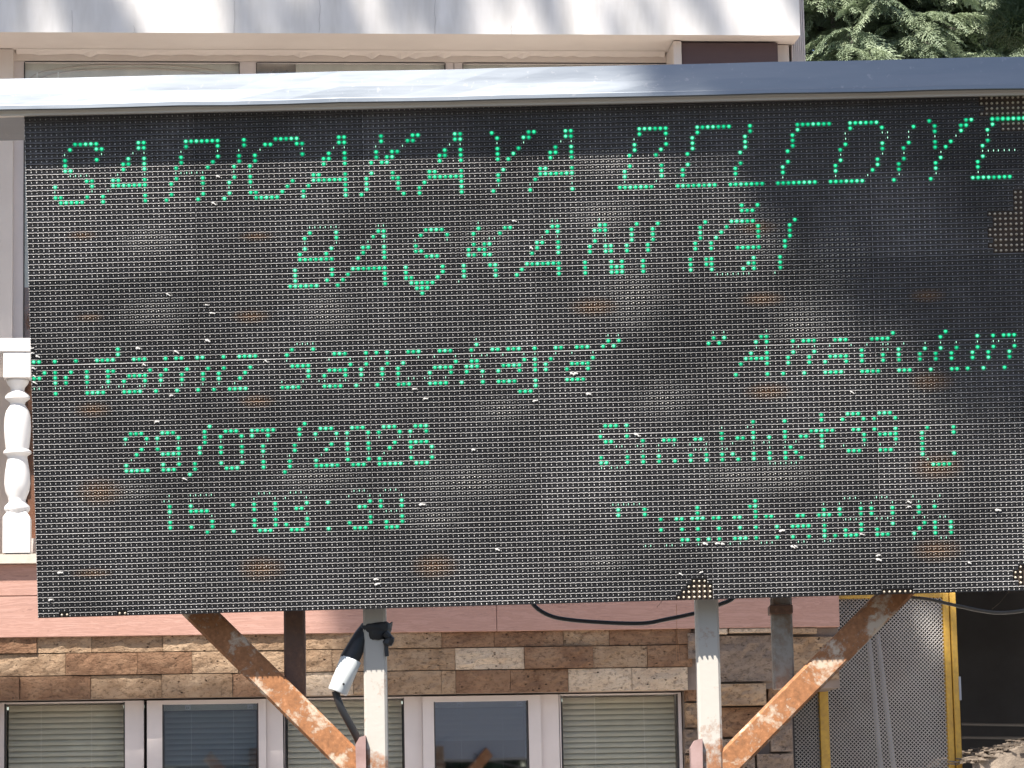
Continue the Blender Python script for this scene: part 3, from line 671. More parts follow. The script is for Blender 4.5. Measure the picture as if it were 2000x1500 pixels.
def rectframe(b, x0, x1, z0, z1, D0, D1, wl, wr, wt, wb, mi=0):
    fbox(b, x0, x0 + wl, z0, z1, D0, D1, mi); fbox(b, x1 - wr, x1, z0, z1, D0, D1, mi)
    fbox(b, x0 + wl, x1 - wr, z1 - wt, z1, D0, D1, mi); fbox(b, x0 + wl, x1 - wr, z0, z0 + wb, D0, D1, mi)
DU = .16
for k, (a, c, lab) in enumerate(((47, 468, 'glazed balcony door at the upper left, grey inside'), (500, 870, 'upper middle window with grey curtain'), (903, 1311, 'upper right window with grey curtain'))):
    x0, x1 = fx(a, DU, 130), fx(c, DU, 130); fw_ = (fx(500, DU, 130) - fx(468, DU, 130)) / 2
    z0 = zb + (.02 if k == 0 else .5)
    b = MB(); rectframe(b, x0 - (fw_ if k else fx(47, DU) - fx(27, DU)), x1 + fw_, z0, z_lin0 - .001, .06, DU + .004, fw_ if k else fx(47, DU) - fx(27, DU), fw_, .004, .05)
    wdw = b.build('window', M['pvc'], house); wdw['label'] = lab
    part('gasket', x0, x0 + .003, z0 + .05, z_lin0 - .004, DU - .02, DU + .006, M['pvc_dark'], wdw)
    part('gasket', x1 - .003, x1, z0 + .05, z_lin0 - .004, DU - .02, DU + .006, M['pvc_dark'], wdw)
    part('gasket', x0 + .0035, x1 - .0035, z_lin0 - .004, z_lin0 - .002, DU - .02, DU + .007, M['pvc_dark'], wdw)
    part('pane', x0 + .001, x1 - .001, z0 + .05, z_lin0 - .005, DU - .010, DU - .008, M['glass'], wdw)
    xc0 = fx(578, DU, 130) if k == 1 else x0
    part('curtain', xc0, x1, z0 + .05, z_lin0 - .005, DU - .022, DU - .016, M['curtain'], wdw)
    part('room_back', x0 - .02, x1 + .02, z0, z_lin0, -.30, -.28, M['interior'], wdw)
    if k == 0:
        part('wood_panel', x0 + .001, x0 + .05, zb + .05, fz(560, DU, 50), DU - .0155, DU - .0145, M['wood'], wdw, 'strip of brown wood behind the door glass')
        for sgn in (0, 1):                           # two faint hanging rods above the canopy and the curved top of the door panel
            xx = fx(73 + 41 * sgn, DU, 150); part('door_hook', xx - .002, xx + .002, fz(158, DU, 90) - .1, fz(143 + sgn * -1, DU, 90), DU + .01, DU + .014, M['whiteplastic'], wdw)
        b = MB()
        for off in (0, .014):
            arc = []
            xm, rx_ = (x0 + x1) / 2, (x1 - x0) / 2 - .01 - off
            for i in range(41):
                t = math.pi * i / 40; arc.append((xm - rx_ * math.cos(t), -(DU - .015), z_lin0 - .10 - off + .092 * math.sin(t) ** .55))
            b.tube(arc, .0028, 5)
        b.build('arched_moulding', M['pvc'], wdw, smooth=True)
    if k == 1:
        b = MB(); cx, cz = fx(545, .05, 145), fz(153, .05, 545)
        b.tube([(cx + .036 * math.cos(t), -.052, cz + .036 * math.sin(t)) for t in [i * math.pi / 12 for i in range(25)]], .0028, 6)
        for q in range(5): b.tube([(cx, -.052, cz), (cx + .036 * math.cos(q * 1.256 + .5), -.052, cz + .036 * math.sin(q * 1.256 + .5))], .0016, 5)
        b.lathe([(0, 0), (.008, 0), (.008, .006)], (cx, -.05, cz), 10)
        b.build('round_fan', M['pvc'], wdw)
# balcony ------------------------------------------------------------------
x_sl = fx(1650, D_LIP, 1150)
part('balcony_slab', XL, x_sl, z_lip0, z_lip1, -.5, D_LIP, mat('stained_slab_edge', (.60, .54, .47), .85, col2=(.50, .43, .36), ns=12, bump=.5, bs=50))
bz0, bz1 = fz(1081, .30, 20), fz(692, .30, 20)
bal = part('balustrade', XL, fx(1300, .30), bz1, fz(665, .30, 20), .255, .352, M['plaster'], label='white moulded handrail on turned balusters', bev=.004)
prof = [(.0, 0)]
def yb(py): return (1081 - py) / (1081 - 692) * (bz1 - bz0)
pxm = (bz1 - bz0) / (1081 - 692)
pr_ = [(1005, 19), (1001, 21), (997, 24), (993, 25), (989, 24), (983, 18), (979, 16), (972, 18), (960, 23), (945, 25), (925, 24), (905, 21), (893, 19), (890, 21), (886, 27), (882, 27), (878, 22), (872, 23), (855, 25), (835, 26), (815, 25), (803, 22), (795, 17), (790, 14), (785, 16), (779, 24), (774, 24), (769, 19), (764, 13), (757, 14), (750, 20), (745, 22), (741, 19), (738, 20)]
def make_baluster():
    b = MB(); s = 26 * pxm
    b.box(-s, s, -s, s, 0, yb(1012)); b.grid([[(-s, -s, yb(1012)), (s, -s, yb(1012)), (s, s, yb(1012)), (-s, s, yb(1012))], [(-s * .7, -s * .7, yb(1001)), (s * .7, -s * .7, yb(1001)), (s * .7, s * .7, yb(1001)), (-s * .7, s * .7, yb(1001))]], 0, True)
    b.lathe([(r * pxm, yb(py)) for py, r in pr_], (0, 0, 0), 24)
    b.box(-s, s, -s, s, yb(740), yb(692) + .001)
    return b
bl = None
for i in range(-9, 8):
    x = fx(34, .30, 900) + i * .152
    mw = Matrix.Translation((x, -.302, bz0 - .002))
    if bl is None: o = make_baluster().build('baluster', M['plaster'], bal, mw); bl = o.data; smooth_by(o, 50)
    else: o = link('baluster', bl, bal, mw)
# fascia boards ------------------------------------------------------------
for (z0, z1) in ((z_fasc0, z_board - .0018), (z_board + .0012, z_lip0 - .001)):
    xs = [XL, fx(-420, D_FA), fx(970, D_FA, 1200), x_fr]
    for a, c in zip(xs[:-1], xs[1:]):
        part('fascia_board', a + .0008, c - .0008, z0, z1, .05, D_FA + (.0 if z0 < z_board else -.002), M['board'], bev=.0015)
# stone facing ---------------------------------------------------------------
part('backing_wall', XL, x_fr, z_st0 + .004, z_fasc0 - .002, -.2, D_ST - .024, M['render_wall'])
def stone(x0, x1, z0, z1, kind, D=D_ST, amp=.006, nx=8, nz=4, name='stone', depth=.026):
    b = MB(); sd = R.random() * 100; g = .0007
    rows = []; base = D + R.uniform(-.004, .010)
    for j in range(nz + 1):
        row = []
        for i in range(nx + 1):
            x, z = x0 + g + (x1 - x0 - 2 * g) * i / nx, z0 + g + (z1 - z0 - 2 * g) * j / nz
            nn = mnoise.noise(Vector((x * 26, z * 34, sd))) + .6 * mnoise.noise(Vector((x * 70, z * 80, sd)))
            edge = (i in (0, nx)) or (j in (0, nz))
            row.append((x, -(base + (amp * nn if not edge else amp * .35 * nn - .0012)), z))
        rows.append(row)
    b.grid(rows)
    yb_ = -(D - depth)
    peri = rows[0] + [r[-1] for r in rows[1:]] + rows[-1][::-1][1:] + [r[0] for r in rows[::-1][1:]]
    b.grid([peri, [(p[0], yb_, p[2]) for p in peri]])
    o = b.build(name, STN[kind], house)
    return o
def course(py0, py1, px_ref, edges, kinds):
    for (a, c), k in zip(zip(edges[:-1], edges[1:]), kinds):
        xm = (a + c) / 2
        z0, z1 = fz(py1, D_ST, px_ref), fz(py0, D_ST, px_ref)
        stone(fx(a, D_ST, py0), fx(c, D_ST, py0), z0, z1, k, nx=max(4, int((c - a) / 14)))
course(1238, 1273.5, 250, [-420, -250, -130, 0 - 36, 72, 179, 318, 440, 597, 700, 750, 862, 965, 1100, 1190, 1322, 1350], 'tdtdtttttttddtdd')
course(1274.5, 1317.5, 250, [-460, -330, -160, -30, 128, 268, 375, 465, 555, 648, 740, 889, 1024, 1158, 1264, 1352], 'ddttddtttttldtd')
course(1318.5, 1364, 250, [-430, -300, -170, -70, 38, 177, 316, 454, 560, 690, 755, 862, 890, 997, 1110, 1234, 1343], 'dtdddttdltttddl' + 'l')
# lower windows --------------------------------------------------------------
DW = D_WIN
zt = z_st0 - .001; zbt = zt - .62
fz0 = zbt
part('lower_wall', XL, xq + .02, 0, zbt - .002, -.25, D_ST - .01, M['render_wall'])
part('window_sill', fx(-20, DW), xq, zbt - .001, zbt + .02, -.1, D_ST + .02, M['cream'])
part('left_wall', XL, fx(-14, .25, 1420), zbt + .021, z_st0 + .003, -.2, D_ST - .012, M['render_wall'])
wins = [('fixed', 2, 8, 244, 'leftmost window with closed beige blind'), ('leaf', 287, 317, 505, 'left opening window, leaf ajar, bluish glass'), ('fixed', 520, 556, 790, 'middle window with closed blind'),
        ('leaf', 826, 848, 1033, 'right opening window with blue sky reflected in it'), ('fixed', 1058, 1096, 1326, 'right window with a crumpled closed blind')]
def X(px, D=DW): return fx(px, D, 1430)
nxt = [244, 505, 790, 1033, 1331]
for wi, (kind, a0, g0, g1, lab) in enumerate(wins):
    xa, x0, x1 = X(a0), X(g0), X(g1)
    xe = {0: X(281), 1: X(553.5), 2: X(825), 3: X(1093), 4: X(1332)}[wi]
    if kind == 'fixed':
        b = MB(); L = {0: X(-14), 2: X(556) - .001, 4: X(1094)}[wi]
        ft_ = .004
        fbox(b, L, x0, zbt + .022, zt, .06, DW); fbox(b, x1, xe, zbt + .022, zt, .12, DW)
        fbox(b, x0, x1, zt - ft_, zt, .06, DW - .002); fbox(b, x0, x1, zbt + .022, zbt + .06, .06, DW - .002)
        wdw = b.build('window', M['pvc'], house); wdw['label'] = lab
        part('gasket', x0, x0 + .0045, zbt + .06, zt - ft_, DW - .035, DW - .004, M['pvc_dark'], wdw)
        part('gasket', x1 - .003, x1, zbt + .06, zt - ft_, DW - .035, DW - .004, M['pvc_dark'], wdw)
        part('pane', x0 + .004, x1 - .003, zbt + .06, zt - ft_, DW - .030, DW - .026, M['glass'], wdw)
        slats_part(wdw, x0 + .012, x1 - .006, zbt + .06, zt - ft_ - .004, DW - .055, .01915, M['blind'], sag=((.38, .95) if wi == 4 else (.42, .6) if wi == 2 else None), seed=wi)
        for fr in (.3, .72):
            b = MB(); xx = x0 + (x1 - x0) * fr; b.tube([(xx, -DW + .044, zt - .01), (xx, -DW + .044, zbt + .06)], .0007, 4); b.build('blind_cord', M['curtain'], wdw)
    else:
        L = {1: X(281) + .001, 3: X(825) + .001}[wi]
        b = MB(); D2 = DW + .018
        part('window_frame', L, X(a0 + 4), zbt + .022, zt, .07, DW - .075, M['pvc_dark'])
        b = MB(); zl = zt - .0015
        xa = X(a0, D2); xg0 = X(g0, D2); xg1 = X(g1, D2); xe2 = X({1: 520, 3: 1057}[wi], D2)
        zg = zl - (fz(1362, D2, 900) - fz(1372.5, D2, 900)) * (1 if wi == 3 else .75)
        fbox(b, xa, xg0, zbt + .03, zl, .07, D2); fbox(b, xg1, xe2, zbt + .03, zl, .07, D2); fbox(b, xg0, xg1, zg, zl, .07, D2 - .001); fbox(b, xg0, xg1, zbt + .03, zbt + .075, .07, D2 - .001)
        wdw = b.build('window', M['pvc'], house); wdw['label'] = lab
        part('jamb', xe2 + .001, xe - .001, zbt + .022, zt, .05, DW, M['pvc'], wdw)
        part('gasket', xg0, xg0 + .004, zbt + .075, zg, DW - .02, D2 - .004, M['pvc_dark'], wdw)
        part('gasket', xg1 - .004, xg1, zbt + .075, zg, DW - .02, D2 - .004, M['pvc_dark'], wdw)
        part('pane', xg0 + .004, xg1 - .004, zbt + .075, zg, DW - .012, DW - .008, M['glass_blue' if wi == 1 else 'glass_sky'], wdw)
        part('blind_rail', xg0 + .004, xg1 - .004, zg - .019, zg - .001, DW - .045, DW - .03, M['blind'], wdw)
        for bx in ((367, 489) if wi == 1 else (900, 1017)):
            xx = X(bx); q = part('blind_bracket', xx - .0095, xx + .0095, zg - .017, zg + .001, DW - .0295, DW - .013, M['plaster'], wdw)
            for s in (-.0035, .003): part('screw', xx + s - .0012, xx + s + .0012, zg - .014, zg - .010, DW - .0129, DW - .0105, M['pvc_dark'], wdw)
        slats_part(wdw, xg0 + .008, xg1 - .008, (zbt + .075) if wi == 1 else zg - .125, zg - .02, DW - .05, .0185, M['blind_dk'], seed=wi)
        for fr in (.30, .74):
            b = MB(); xx = xg0 + (xg1 - xg0) * fr; b.tube([(xx, -DW + .04, zg - .01), (xx, -DW + .04, zbt + .075)], .0007, 4); b.build('blind_cord', M['curtain'], wdw)
part('room_back', XL + .1, xq, zbt, zt, -.34, -.32, M['interior'])
# right pier of rough stones --------------------------------------------------
xpl, xpr = fx(1336, .2, 1400), fx(1546, .2, 1400)
part('pier_wall', xq + .004, xpr, 0, z_st0 + .002, -.2, .215, M['render_wall'], label='rough brown render between the stones')
def rock(px0, px1, py0, py1, kind, D, amp=.016):
    z0, z1 = fz(py1, D, 1400), fz(py0, D, 1400)
    stone(fx(px0, D, 1350), fx(px1, D, 1350), z0, z1, kind, D, amp, 9, 6, depth=.08)
for a in ((1346, 1370, 1236, 1286, 'g', .315, .02), (1338, 1366, 1372, 1420, 't', .25, .02), (1334, 1360, 1424, 1470, 'g', .25, .02), (1336, 1368, 1474, 1520, 't', .25, .02), (1340, 1362, 1296, 1368, 'd', .27, .014),
          (1404, 1512, 1242, 1332, 'g', .30, .022), (1404, 1496, 1336, 1378, 't', .30, .012), (1515, 1640, 1246, 1330, 't', .29, .02), (1500, 1545, 1336, 1400, 'd', .27, .02), (1402, 1500, 1382, 1440, 'd', .255, .010),
          (1503, 1545, 1404, 1470, 'g', .26, .012), (1402, 1470, 1444, 1520, 'g', .25, .012), (1474, 1545, 1474, 1530, 'g', .25, .012), (1404, 1424, 1228, 1239, 'l', .31, .003), (1427, 1518, 1228, 1237, 'l', .31, .003), (1521, 1600, 1228, 1240, 't', .31, .003)):
    rock(*a)
# annex: dark open bay at the right --------------------------------------------
ax0, ax1 = fx(1546, .2, 1400) + .185, x_fr + 3.2; az = fz(1030, .3, 1800)
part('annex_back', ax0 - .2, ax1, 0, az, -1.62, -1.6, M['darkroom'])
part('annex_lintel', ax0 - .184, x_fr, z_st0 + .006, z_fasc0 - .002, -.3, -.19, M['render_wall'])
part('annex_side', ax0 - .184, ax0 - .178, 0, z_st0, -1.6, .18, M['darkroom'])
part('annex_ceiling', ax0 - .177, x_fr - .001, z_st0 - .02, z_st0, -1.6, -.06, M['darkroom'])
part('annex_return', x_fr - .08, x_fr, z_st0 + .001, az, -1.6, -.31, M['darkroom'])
part('annex_side', ax1, ax1 + .1, 0, az, -1.6, .5, M['render_wall'])
part('annex_slab', x_sl + .003, ax1 + .1, az, az + .18, -1.7, -.02, M['cream'])
b = MB()
for (y0, y1, yy) in ((1414, 1416, 0), (1440, 1441, .2)):
    b.tube([(fx(1890, -1.2, y0), 1.3, fz(y0, -1.3, 1900)), (fx(2100, -1.2, y1), 1.3, fz(y1 + 3, -1.3, 2000))], .006, 6)
o = b.build('pipe_rail', M['greycable'], house)
# gate --------------------------------------------------------------------------
DG = .0
def gx(px, py): return fx(px, DG, py)
gate = empty('mesh_gate', BM @ Matrix.Translation((gx(1750, 1500), -DG, 0)))
tag(gate, 'yellow framed gate of diagonal galvanised mesh right of the stone wall, beside a dark opening', 'gate')
go = gx(1750, 1500)
zg1 = fz(1158.5, DG, 1830); zg0 = zg1 - 1.55
ga, gb_, gc = gx(1600, 1400) - go, gx(1618, 1400) - go, gx(1546, 1400) - go
gr0, gr1 = gx(1846, 1330) - go, gx(1871, 1330) - go
def gpart(name, x0, x1, z0, z1, d0, d1, m, bev=0):
    b = MB(); b.box(x0, x1, d0, d1, z0, z1, 0, bev); return b.build(name, m, gate)
gpart('frame_bar', gr0, (gr0 + gr1) / 2 - .001, zg0, zg1, -.012, .02, M['yellow'], .002)
gpart('frame_bar', (gr0 + gr1) / 2 + .002, gr1, zg0, zg1, -.018, .02, M['yellow'], .002)
gpart('frame_bar', ga, gb_, zg0, zg1 - .001, -.012, .02, M['yellow'], .002)
gpart('frame_bar', gb_ + .001, gr0 - .001, zg1 - .016, zg1 + .001, -.012, .02, M['yellow'], .002)
gpart('latch_plate', gr1 - .002, gr1 + .006, fz(1368, DG, 1870), fz(1322, DG, 1870), -.022, .012, M['case'], .001)
def mesh_panel(x0, x1, z0, z1, yaw, piv):
    """expanded mesh: crossing wires at 45 degrees, 12.8 mm between crossings"""
    b = MB(); s = .0139; w = .00155
    def clip(c, sg):
        # line  x*sg + z = c clipped to the rectangle
        pts = []
        for x in (x0, x1):
            z = c - sg * x
            if z0 - 1e-9 <= z <= z1 + 1e-9: pts.append((x, z))
        for z in (z0, z1):
            x = (c - z) * sg
            if x0 < x < x1: pts.append((x, z))
        return pts[:2]
    for sg in (1, -1):
        cs = [sg * x + z for x in (x0, x1) for z in (z0, z1)]; c = math.floor(min(cs) / s) * s
        while c < max(cs):
            q = clip(c, sg)
            if len(q) == 2 and (q[0][0] - q[1][0]) ** 2 + (q[0][1] - q[1][1]) ** 2 > 1e-5:
                (xa, za), (xb, zb_) = q
                dx, dz = xb - xa, zb_ - za; l = math.hypot(dx, dz); nx_, nz_ = -dz / l * w, dx / l * w
                y = 0 if sg == 1 else .0012
                def rot(x, y_, z): 
                    X_ = x - piv; return (piv + X_ * math.cos(yaw) - y_ * math.sin(yaw), X_ * math.sin(yaw) + y_ * math.cos(yaw), z)
                b.grid([[rot(xa - nx_, y, za - nz_), rot(xb - nx_, y, zb_ - nz_)], [rot(xa, y - .0013, za), rot(xb, y - .0013, zb_)], [rot(xa + nx_, y, za + nz_), rot(xb + nx_, y, zb_ + nz_)]])
            c += s
    return b.build('mesh_panel', M['mesh'], gate)
mesh_panel(gb_ - .001, gr0 + .001, zg0, zg1 - .014, 0, 0)
o = mesh_panel(gc, ga + .001, zg0, zg1 - .014, rad(-10), ga); o['label'] = 'narrow left mesh panel folded back'
gpart('frame_bar', gc - .004, gc + .004, zg0, zg1 - .01, -.03, .0, M['pvc_dark'])
for k, (xa, ya, xb, yb2) in enumerate(((1697, 1250, 1722, 1520), (1714, 1240, 1748, 1520))):
    A = BM @ Vector((fx(xa, -.12, ya), .12, fz(ya, -.12, xa))); B = BM @ Vector((fx(xb, -.12, yb2), .12, fz(yb2, -.12, xb)))
    d = B - A; B2 = A + d * (A.z / (A.z - B.z)); A2 = Vector(A)
    b = MB(); b.tube([A2 - B2, Vector((0, 0, 0))], .0095, 10); o = b.build('leaning_pipe', M['case'], mw=Matrix.Translation(B2), smooth=True)
    tag(o, ('left of the two grey pipes leaning behind the mesh gate', 'right of the two grey pipes leaning behind the mesh gate')[k], 'pipe')
# straws sticking out of the board joint
b = MB(); b.tube([at(978, 1210, 10.9), at(976, 1222, 10.9), at(979, 1236, 10.9)], .0022, 5); o = b.build('dry_straw', M['soil']); tag(o, 'short pale straw poking out below the boards, left of the sagging cable', 'straw')
b = MB(); b.tube([at(1321, 1180, 6.2), at(1322, 1230, 6.2), at(1321, 1290, 6.2)], .0006, 4); b.tube([at(1321, 1230, 6.2), at(1325, 1260, 6.2), at(1328, 1296, 6.2)], .0005, 4)
o = b.build('hanging_thread', mat('orange_thread', (.5, .25, .13), .8)); tag(o, 'thin orange thread hanging under the sign beside the right post', 'thread')
b = MB(); b.tube([at(1295, 1172, 6.2), at(1283, 1186, 6.2)], .0006, 4); b.tube([at(1975, 1150, 6.1), at(1952, 1178, 6.1), at(1937, 1190, 6.1)], .0006, 4)
o = b.build('dry_straw', M['soil']); tag(o, 'two thin dry stalks under the lower edge of the sign', 'straw')

# ------------------------------------------------------------------ ground, rubble
b = MB(); b.poly([(-400, -400, 0), (400, -400, 0), (400, 600, 0), (-400, 600, 0)]); tag(b.build('ground', M['ground']), kind='structure')
b = MB(); b.box(-7, 9, -4.4, .1, -.1, .02); tag(b.build('bounce_apron', M['apron'], mw=BM), kind='structure')  # unseen pale strip added to bounce sunlight up to the soffit
hx0, hx1 = fx(1872, .1, 1470), fx(2300, .1, 1470)
b = MB(); rr = random.Random(4); nx_, ny_ = 90, 24; rows = []
zc = fz(1452, .1, 1960)
for j in range(ny_ + 1):
    row = []
    for i in range(nx_ + 1):
        t, s_ = i / nx_, j / ny_
        x = hx0 + (hx1 - hx0) * t; y = -.55 + 1.2 * s_
        h = zc * min(1, .2 + 4.0 * min(s_, .25)) * (1 - .035 * max(0, 1 - t * 3.2)) + .018 * mnoise.noise(Vector((x * 9, y * 9, 0))) + .012 * mnoise.noise(Vector((x * 40, y * 40, 3)))
        row.append((x, y, h))
    rows.append(row)
b.grid(rows); b.poly([(hx0, -.55, 0), (hx1, -.55, 0), (hx1, -.55, .2), (hx0, -.55, .2)])
for q in range(900):                                # chips lying on the heap
    i, j = rr.randrange(nx_), rr.randrange(3, ny_ - 3); p = Vector(rows[j][i]) + Vector((rr.uniform(-.02, .02), rr.uniform(-.02, .02), .003)); a = rr.uniform(0, 6.28); l = rr.uniform(.012, .05); d = Vector((math.cos(a) * l, math.sin(a) * l, rr.uniform(-.006, .006))); s = Vector((-math.sin(a), math.cos(a), 0)) * l * .2
    b.prism([p - s, p + s, p + s + d, p - s + d], (0, 0, .005))
o = b.build('rubble_heap', M['soil'], mw=BM); tag(o, kind='stuff')
# ------------------------------------------------------------------ trees
def leafmat(name, a, b_, c_=None):
    m = bpy.data.materials.new(name); m.use_nodes = True; nt = m.node_tree; b = nt.nodes['Principled BSDF']
    b.inputs['Roughness'].default_value = .6
    f = noise(nt, coords(nt), 2.2, 3, .6); g = noise(nt, coords(nt), 23, 2)
    c = mix(nt, ramp(nt, math_(nt, 'MULTIPLY_ADD', g, .5, math_(nt, 'MULTIPLY', f, .6)), [(.4, 0), (.65, 1)]), a, b_)
    nt.links.new(c, b.inputs['Base Color'])
    tr = N(nt, 'ShaderNodeBsdfTranslucent'); nt.links.new(c, tr.inputs[0])
    mx = N(nt, 'ShaderNodeMixShader'); mx.inputs[0].default_value = .25
    nt.links.new(b.outputs[0], mx.inputs[1]); nt.links.new(tr.outputs[0], mx.inputs[2]); nt.links.new(mx.outputs[0], nt.nodes['Material Output'].inputs[0])
    return m
M['cedar'] = leafmat('cedar_needles', (.18, .235, .15), (.40, .46, .30))
M['pine'] = leafmat('pine_needles', (.035, .06, .022), (.06, .09, .03))

def np_mesh(name, V, Fc, m, parent=None):
    me = bpy.data.meshes.new(name); nv, nf, k = len(V), len(Fc), Fc.shape[1]
    me.vertices.add(nv); me.vertices.foreach_set('co', V.astype(np.float32).ravel())
    me.loops.add(nf * k); me.loops.foreach_set('vertex_index', Fc.astype(np.int32).ravel())
    me.polygons.add(nf); me.polygons.foreach_set('loop_start', np.arange(0, nf * k, k, dtype=np.int32)); me.polygons.foreach_set('loop_total', np.full(nf, k, dtype=np.int32))
    me.materials.append(m); me.update(); me.validate(); return link(name, me, parent)

rng = np.random.default_rng(3)
def frond(seed, L=.62, detail=1.0):
    """drooping cedar spray: main twig along +x bending down, feathery side strands -> triangle array (n,3,3)"""
    g = np.random.default_rng(seed); T = []
    def strand(p, d, ln, wd, droop):
        d = d / np.linalg.norm(d); s = np.cross(d, [0, 0, 1.0]); s = s / (np.linalg.norm(s) + 1e-6) * wd + np.array([0, 0, g.uniform(-.4, .4) * wd])
        m = p + d * ln * .55 + np.array([0, 0, -droop * .25 * ln]); e = p + d * ln + np.array([0, 0, -droop * ln])
        T.append([p - s * .7, p + s * .7, m + s]); T.append([p - s * .7, m + s, m - s]); T.append([m - s, m + s, e])
    ns = int(22 * detail)
    for i in range(ns):
        t = (i + .5) / ns; p = np.array([L * t, 0, .10 * t * L / .62 - .34 * t * t * L / .62])
        strand(p, np.array([1, 0, .2 - .9 * t]), L / ns * 1.3, .006, .1)
        for sd in (-1, 1):
            l2 = L * .40 * (1 - t * .7) * g.uniform(.6, 1.15); ang = g.uniform(.7, 1.2)
            d = np.array([math.cos(ang), sd * math.sin(ang), g.uniform(-.2, .1)])
            nk = max(3, int(7 * detail * l2 / (L * .4)))
            for k in range(nk):
                s = k / nk; q = p + d * l2 * s + np.array([0, 0, -.45 * s * s * l2])
                strand(q, d + np.array([0, 0, -.5 * s]), l2 / nk * 1.5, .0062 / detail ** .6, .15)
                for s2 in (-1, 1):
                    a2 = ang * sd + s2 * g.uniform(.5, .9)
                    strand(q, np.array([math.cos(a2), math.sin(a2), g.uniform(-.15, .35)]), g.uniform(.028, .05) / detail ** .5, .0050 / detail ** .6, g.uniform(.2, .7))
    return np.array(T)
FR = [frond(s) for s in range(5)]
FRc = [frond(s + 20, .8, .42) for s in range(3)]
def place(Tm, pos, yaw, pitch, roll, sc):
    cy, sy, cp, sp, cr, sr = math.cos(yaw), math.sin(yaw), math.cos(pitch), math.sin(pitch), math.cos(roll), math.sin(roll)
    Rz = np.array([[cy, -sy, 0], [sy, cy, 0], [0, 0, 1]]); Ry = np.array([[cp, 0, sp], [0, 1, 0], [-sp, 0, cp]]); Rx = np.array([[1, 0, 0], [0, cr, -sr], [0, sr, cr]])
    return (Tm.reshape(-1, 3) * sc) @ (Rz @ Ry @ Rx).T + np.array(pos)
def cedar(px, Y, H, rad_, label, seed, dens):
    g = np.random.default_rng(seed); base = at(px, 60, Y); root = Vector((base.x, base.y, 0))
    t = empty('cedar_tree', root); tag(t, label, 'tree', 'cedars behind the building')
    zl = [at(px, 125, Y - rad_).z - .8, at(px, -30, Y).z + .8]
    parts_ = []; tw = MB()
    tw.tube([(0, 0, 0), (0.03, 0, H * .5), (0, .02, H)], [.26, .14, .02], 10)
    z = 1.6
    while z < H - .3:
        near = zl[0] < z < zl[1]
        for q in range(int(g.integers(4, 6)) + (3 if near else 0)):
            a = g.uniform(0, 2 * math.pi)
            if near: a = -math.pi / 2 + g.normal(0, .95)
            Rl = rad_ * (1 - z / H) ** .7 * g.uniform(.75, 1.1) + .25
            pts = []
            for k in range(7):
                s = k / 6; pts.append((math.cos(a) * Rl * s, math.sin(a) * Rl * s, z + .25 * Rl * s - .42 * Rl * s * s))
            tw.tube(pts, [.035 * (1 - k / 7.5) + .006 for k in range(7)], 5)
            nf = int((24 if near else 4) * dens * Rl / 1.5) + 2
            for k in range(nf):
                s = g.uniform(.22, 1.0); i0 = min(5, int(s * 6)); p = Vector(pts[i0]).lerp(Vector(pts[i0 + 1]), s * 6 - i0)
                yaw = a + g.normal(0, .9)
                T = FR[int(g.integers(5))] if near else FRc[int(g.integers(3))]
                parts_.append(place(T, (p.x, p.y, p.z + g.normal(0, .04)), yaw, g.uniform(-.1, .45), g.normal(0, .3), g.uniform(.42, .8) * (1 if near else 2.1)))
        z += .17 if near else .5
    V = np.concatenate(parts_); np_mesh('crown', V, np.arange(len(V)).reshape(-1, 3), M['cedar'], t)
    tw.build('trunk', M['trunk'], t, smooth=True)
cedar(1640, 25.0, 11.5, 2.3, 'pale green cedar directly right of the building\'s upper corner', 1, .9)
cedar(1800, 26.5, 12.5, 2.6, 'tall cedar in the middle of the gap above the sign\'s right half', 2, .9)
cedar(1975, 25.5, 12.0, 2.4, 'cedar above the right end of the sign, partly behind a dark pine sprig', 3, .9)

# big pine at the left; unseen crown laid out to cast the wanted shade
def needles(b, c, r, n, g, ln=.09, wd=.0035):
    """tuft of long needles"""
    out_ = []
    for q in range(n):
        a = g.normal(0, 1, 3); a /= np.linalg.norm(a); p = np.array(c) + a * r * g.uniform(0, 1) ** .5
        d = g.normal(0, 1, 3); d /= np.linalg.norm(d); s = np.cross(d, g.normal(0, 1, 3)); s /= np.linalg.norm(s)
        out_ += [p - s * wd, p + s * wd, p + d * ln]
    return out_
TB = Vector((-6.6, 5.0, 0)); pine = empty('pine_tree', TB)
tag(pine, 'overhanging pine whose dark needle sprig hangs in the top right corner above the sign', 'tree')
S3 = np.array(SUN); targets = []
def shade_fac(px, py, D, t): x, z = fa(px, py, D); p = BM @ Vector((x, -D, z)); targets.append((p + SUN * t))
def shade_pan(px, py, t): targets.append(PR @ pp(px, py, .0) + SUN * t)
g = np.random.default_rng(9); cl_ = []
def add(lst, r, n): 
    for p in lst: cl_.append((p, r, n))
def pan(px, py, t): return PR @ pp(px, py, 0) + SUN * t
def fac(px, py, D, t): x, z = fa(px, py, D); return BM @ Vector((x, -D, z)) + SUN * t
T1 = 6.5
for (px, py) in [(x, y) for x in range(1500, 2260, 50) for y in range(95, 700, 45)]:
    lim = 1480 if py < 220 else (1560 + max(0, py - 300) * .72)
    if g.random() < min(.96, (px - lim + 130) / 300): cl_.append((pan(px + g.uniform(-20, 20), py + g.uniform(-20, 20), T1 + g.uniform(-.5, .5)), .055, 150))
for (px, py) in [(x, y) for x in range(1200, 1520, 40) for y in (85, 115, 145, 175, 205)]:
    if g.random() < (px - 1190) / 300: cl_.append((pan(px + g.uniform(-25, 25), py, T1), .05, 95))
